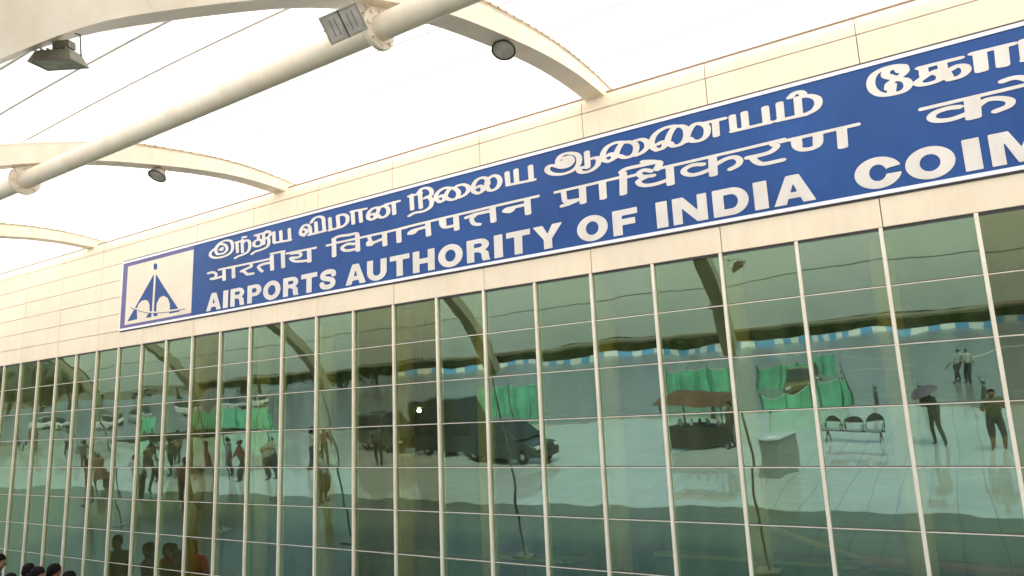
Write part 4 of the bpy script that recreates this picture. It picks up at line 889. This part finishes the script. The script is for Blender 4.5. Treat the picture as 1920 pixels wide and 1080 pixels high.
b = MB(); vs, fs = [], []
for _ in range(26000):
    p = np.array((rng.uniform(-190, 75), rng.uniform(-134.5, -131), rng.uniform(0, 2.6))); a = rng.normal(size=3); a /= np.linalg.norm(a); c_ = np.cross(a, rng.normal(size=3)); c_ /= np.linalg.norm(c_); s_ = rng.uniform(.15, .32)
    o_ = len(vs); vs += [p - a * s_, p + c_ * s_ * .6, p + a * s_, p - c_ * s_ * .6]; fs.append((o_, o_ + 1, o_ + 2, o_ + 3))
b.add(vs, fs); b.box(-190, 75, -134, -132, 0, 2.2); tag(b.build('undergrowth', m_leaf), 'dense dark undergrowth along the foot of the far trees', 'bushes', kind='stuff')
for i, px in enumerate(range(-60, 560, 34)):  # tall stand added so the wet floor mirrors dark green at left
    x, y = G(px, 765 - .03 * px)
    dup(protos[i % 3], (x, -84 + rng.uniform(-4, 4), 0), rng.uniform(0, 6), 'tall dark tree added behind the cars parked at left to darken the floor reflection', (1.6, 1.6, 2.0))['group'] = 'tall trees added behind the parked cars to darken the floor'

# ================================================================== INSIDE THE TERMINAL
MB_ = MB(); MB_.box(-6, 19, .95, 9, -.1, .004)
tag(MB_.build('inside_floor', mat('hall_floor', (.12, .11, .08), .25, var=.1)), kind='structure')
m_col = mat('ochre_column', (.50, .30, .03), .55, var=.12, scale=3)
cols = [(365, 1050), (485, 1055), (610, 1060), (762, 1060), (918, 1000), (1168, 1030), (1418, 900), (1728, 1060)]
CL_ = ['ochre raking column behind the glass, leftmost of the row', 'second ochre column from the left behind the glass', 'third ochre column from the left behind the glass', 'fourth ochre column, beside the lit lamp behind the glass', 'ochre column behind the glass under the word AUTHORITY', 'sixth ochre column from the left behind the glass', 'ochre column behind the glass beside the streaked green screen', 'rightmost ochre column behind the glass']
OUT = -.42
for (px, py), lb in zip(cols, CL_):
    d = ray(px, py); Oo = O + EN * OUT; k = ((Oo - CAMP) @ EN) / (d @ EN); P = CAMP + k * d; u = float(P[0])
    b = MB(); rings = []
    for v in (.0, 1.2, 2.4, 3.6, 4.75): rings.append([tuple(np.array(WP(u, v, OUT)) + math.cos(a) * .10 * EU - math.sin(a) * .10 * EN) for a in [2 * math.pi * q / 16 for q in range(16)]])
    tag(b.sweep(None, rings).build('inner_column', m_col, smooth='auto'), lb, 'column', 'raking columns behind the glass')
b = MB(); d = ray(782, 775); k = ((O + EN * -.8 - CAMP) @ EN) / (d @ EN); P = CAMP + k * d
em = bpy.data.materials.new('lit_bulb'); em.use_nodes = True; em.node_tree.nodes['Principled BSDF'].inputs['Emission Color'].default_value = (1, .97, .9, 1); em.node_tree.nodes['Principled BSDF'].inputs['Emission Strength'].default_value = 14
lt = thing('ceiling_lamp', 'small lit white lamp hanging inside the hall', 'lamp', tuple(P))
MB().lathe([(0, -.026), (.021, -.018), (.029, 0), (.021, .018), (0, .026)], n=14).build('bulb', em, lt, smooth=True)
MB().lathe([(.02, .03), (.05, .04), (.05, .06), (0, .07)], n=14).build('holder', m_dark, lt)
MB().tube([(0, 0, .06), (0, 0, 1.2)], .005, 5).build('cord', m_dark, lt)
m_hall = mat('hall_dark_green', (.05, .10, .06), .6, var=.3, scale=1)
for i, (px, wd, lb) in enumerate(((1480, 1.3, 'long dark green counter inside the hall at lower right'), (880, 1.2, 'dark green counter inside the hall under the seats'), (1010, .5, 'short green cabinet inside the hall'))):
    d = ray(px, 1050); k = (2.0 - CAMP[1]) / d[1]; P = CAMP + k * d
    c_ = thing('hall_counter', lb, 'counter', (float(P[0]), 2.0, 0)); zt = max(.5, float(P[2]))
    MB().box(-wd, wd, -.3, .3, .06, zt - .04).build('front', m_hall, c_, bevel=.01); MB().box(-wd - .03, wd + .03, -.34, .34, zt - .04, zt).build('top', mat('hall_top', (.35, .36, .20), .4), c_, bevel=.006)
d = ray(1815, 1058); k = (1.6 - CAMP[1]) / d[1]; P = CAMP + k * d
rl = thing('queue_rail', 'red and ochre rail on two posts inside the hall at lower right', 'rail', (float(P[0]), 1.6, 0))
MB().tube([(-.9, 0, float(P[2])), (.45, 0, float(P[2]) - .02)], .045, 8).build('bar', mat('rail_red', (.42, .07, .03), .5), rl)
MB().tube([(-.9, 0, float(P[2]) + .02), (-1.7, 0, float(P[2]) + .26)], .03, 8).build('bar', mat('rail_ochre', (.40, .20, .04), .5), rl)
for x_ in (-.88, .40): MB().tube([(x_, 0, 0), (x_, 0, float(P[2]))], .035, 8).build('post', m_dark, rl)
for i, px in enumerate((250, 300, 420, 560, 700)):
    d = ray(px, 1075); k = (2.2 - CAMP[1]) / d[1]; P = CAMP + k * d
    dup(bn, (float(P[0]), 2.2 + .15 * i, 0), R(180), ['linked seats inside the hall, nearest the left crowd', 'linked seats inside the hall, second from the left', 'linked seats inside the hall, third from the left', 'linked seats inside the hall, fourth from the left', 'linked seats inside the hall, near the lit lamp'][i])
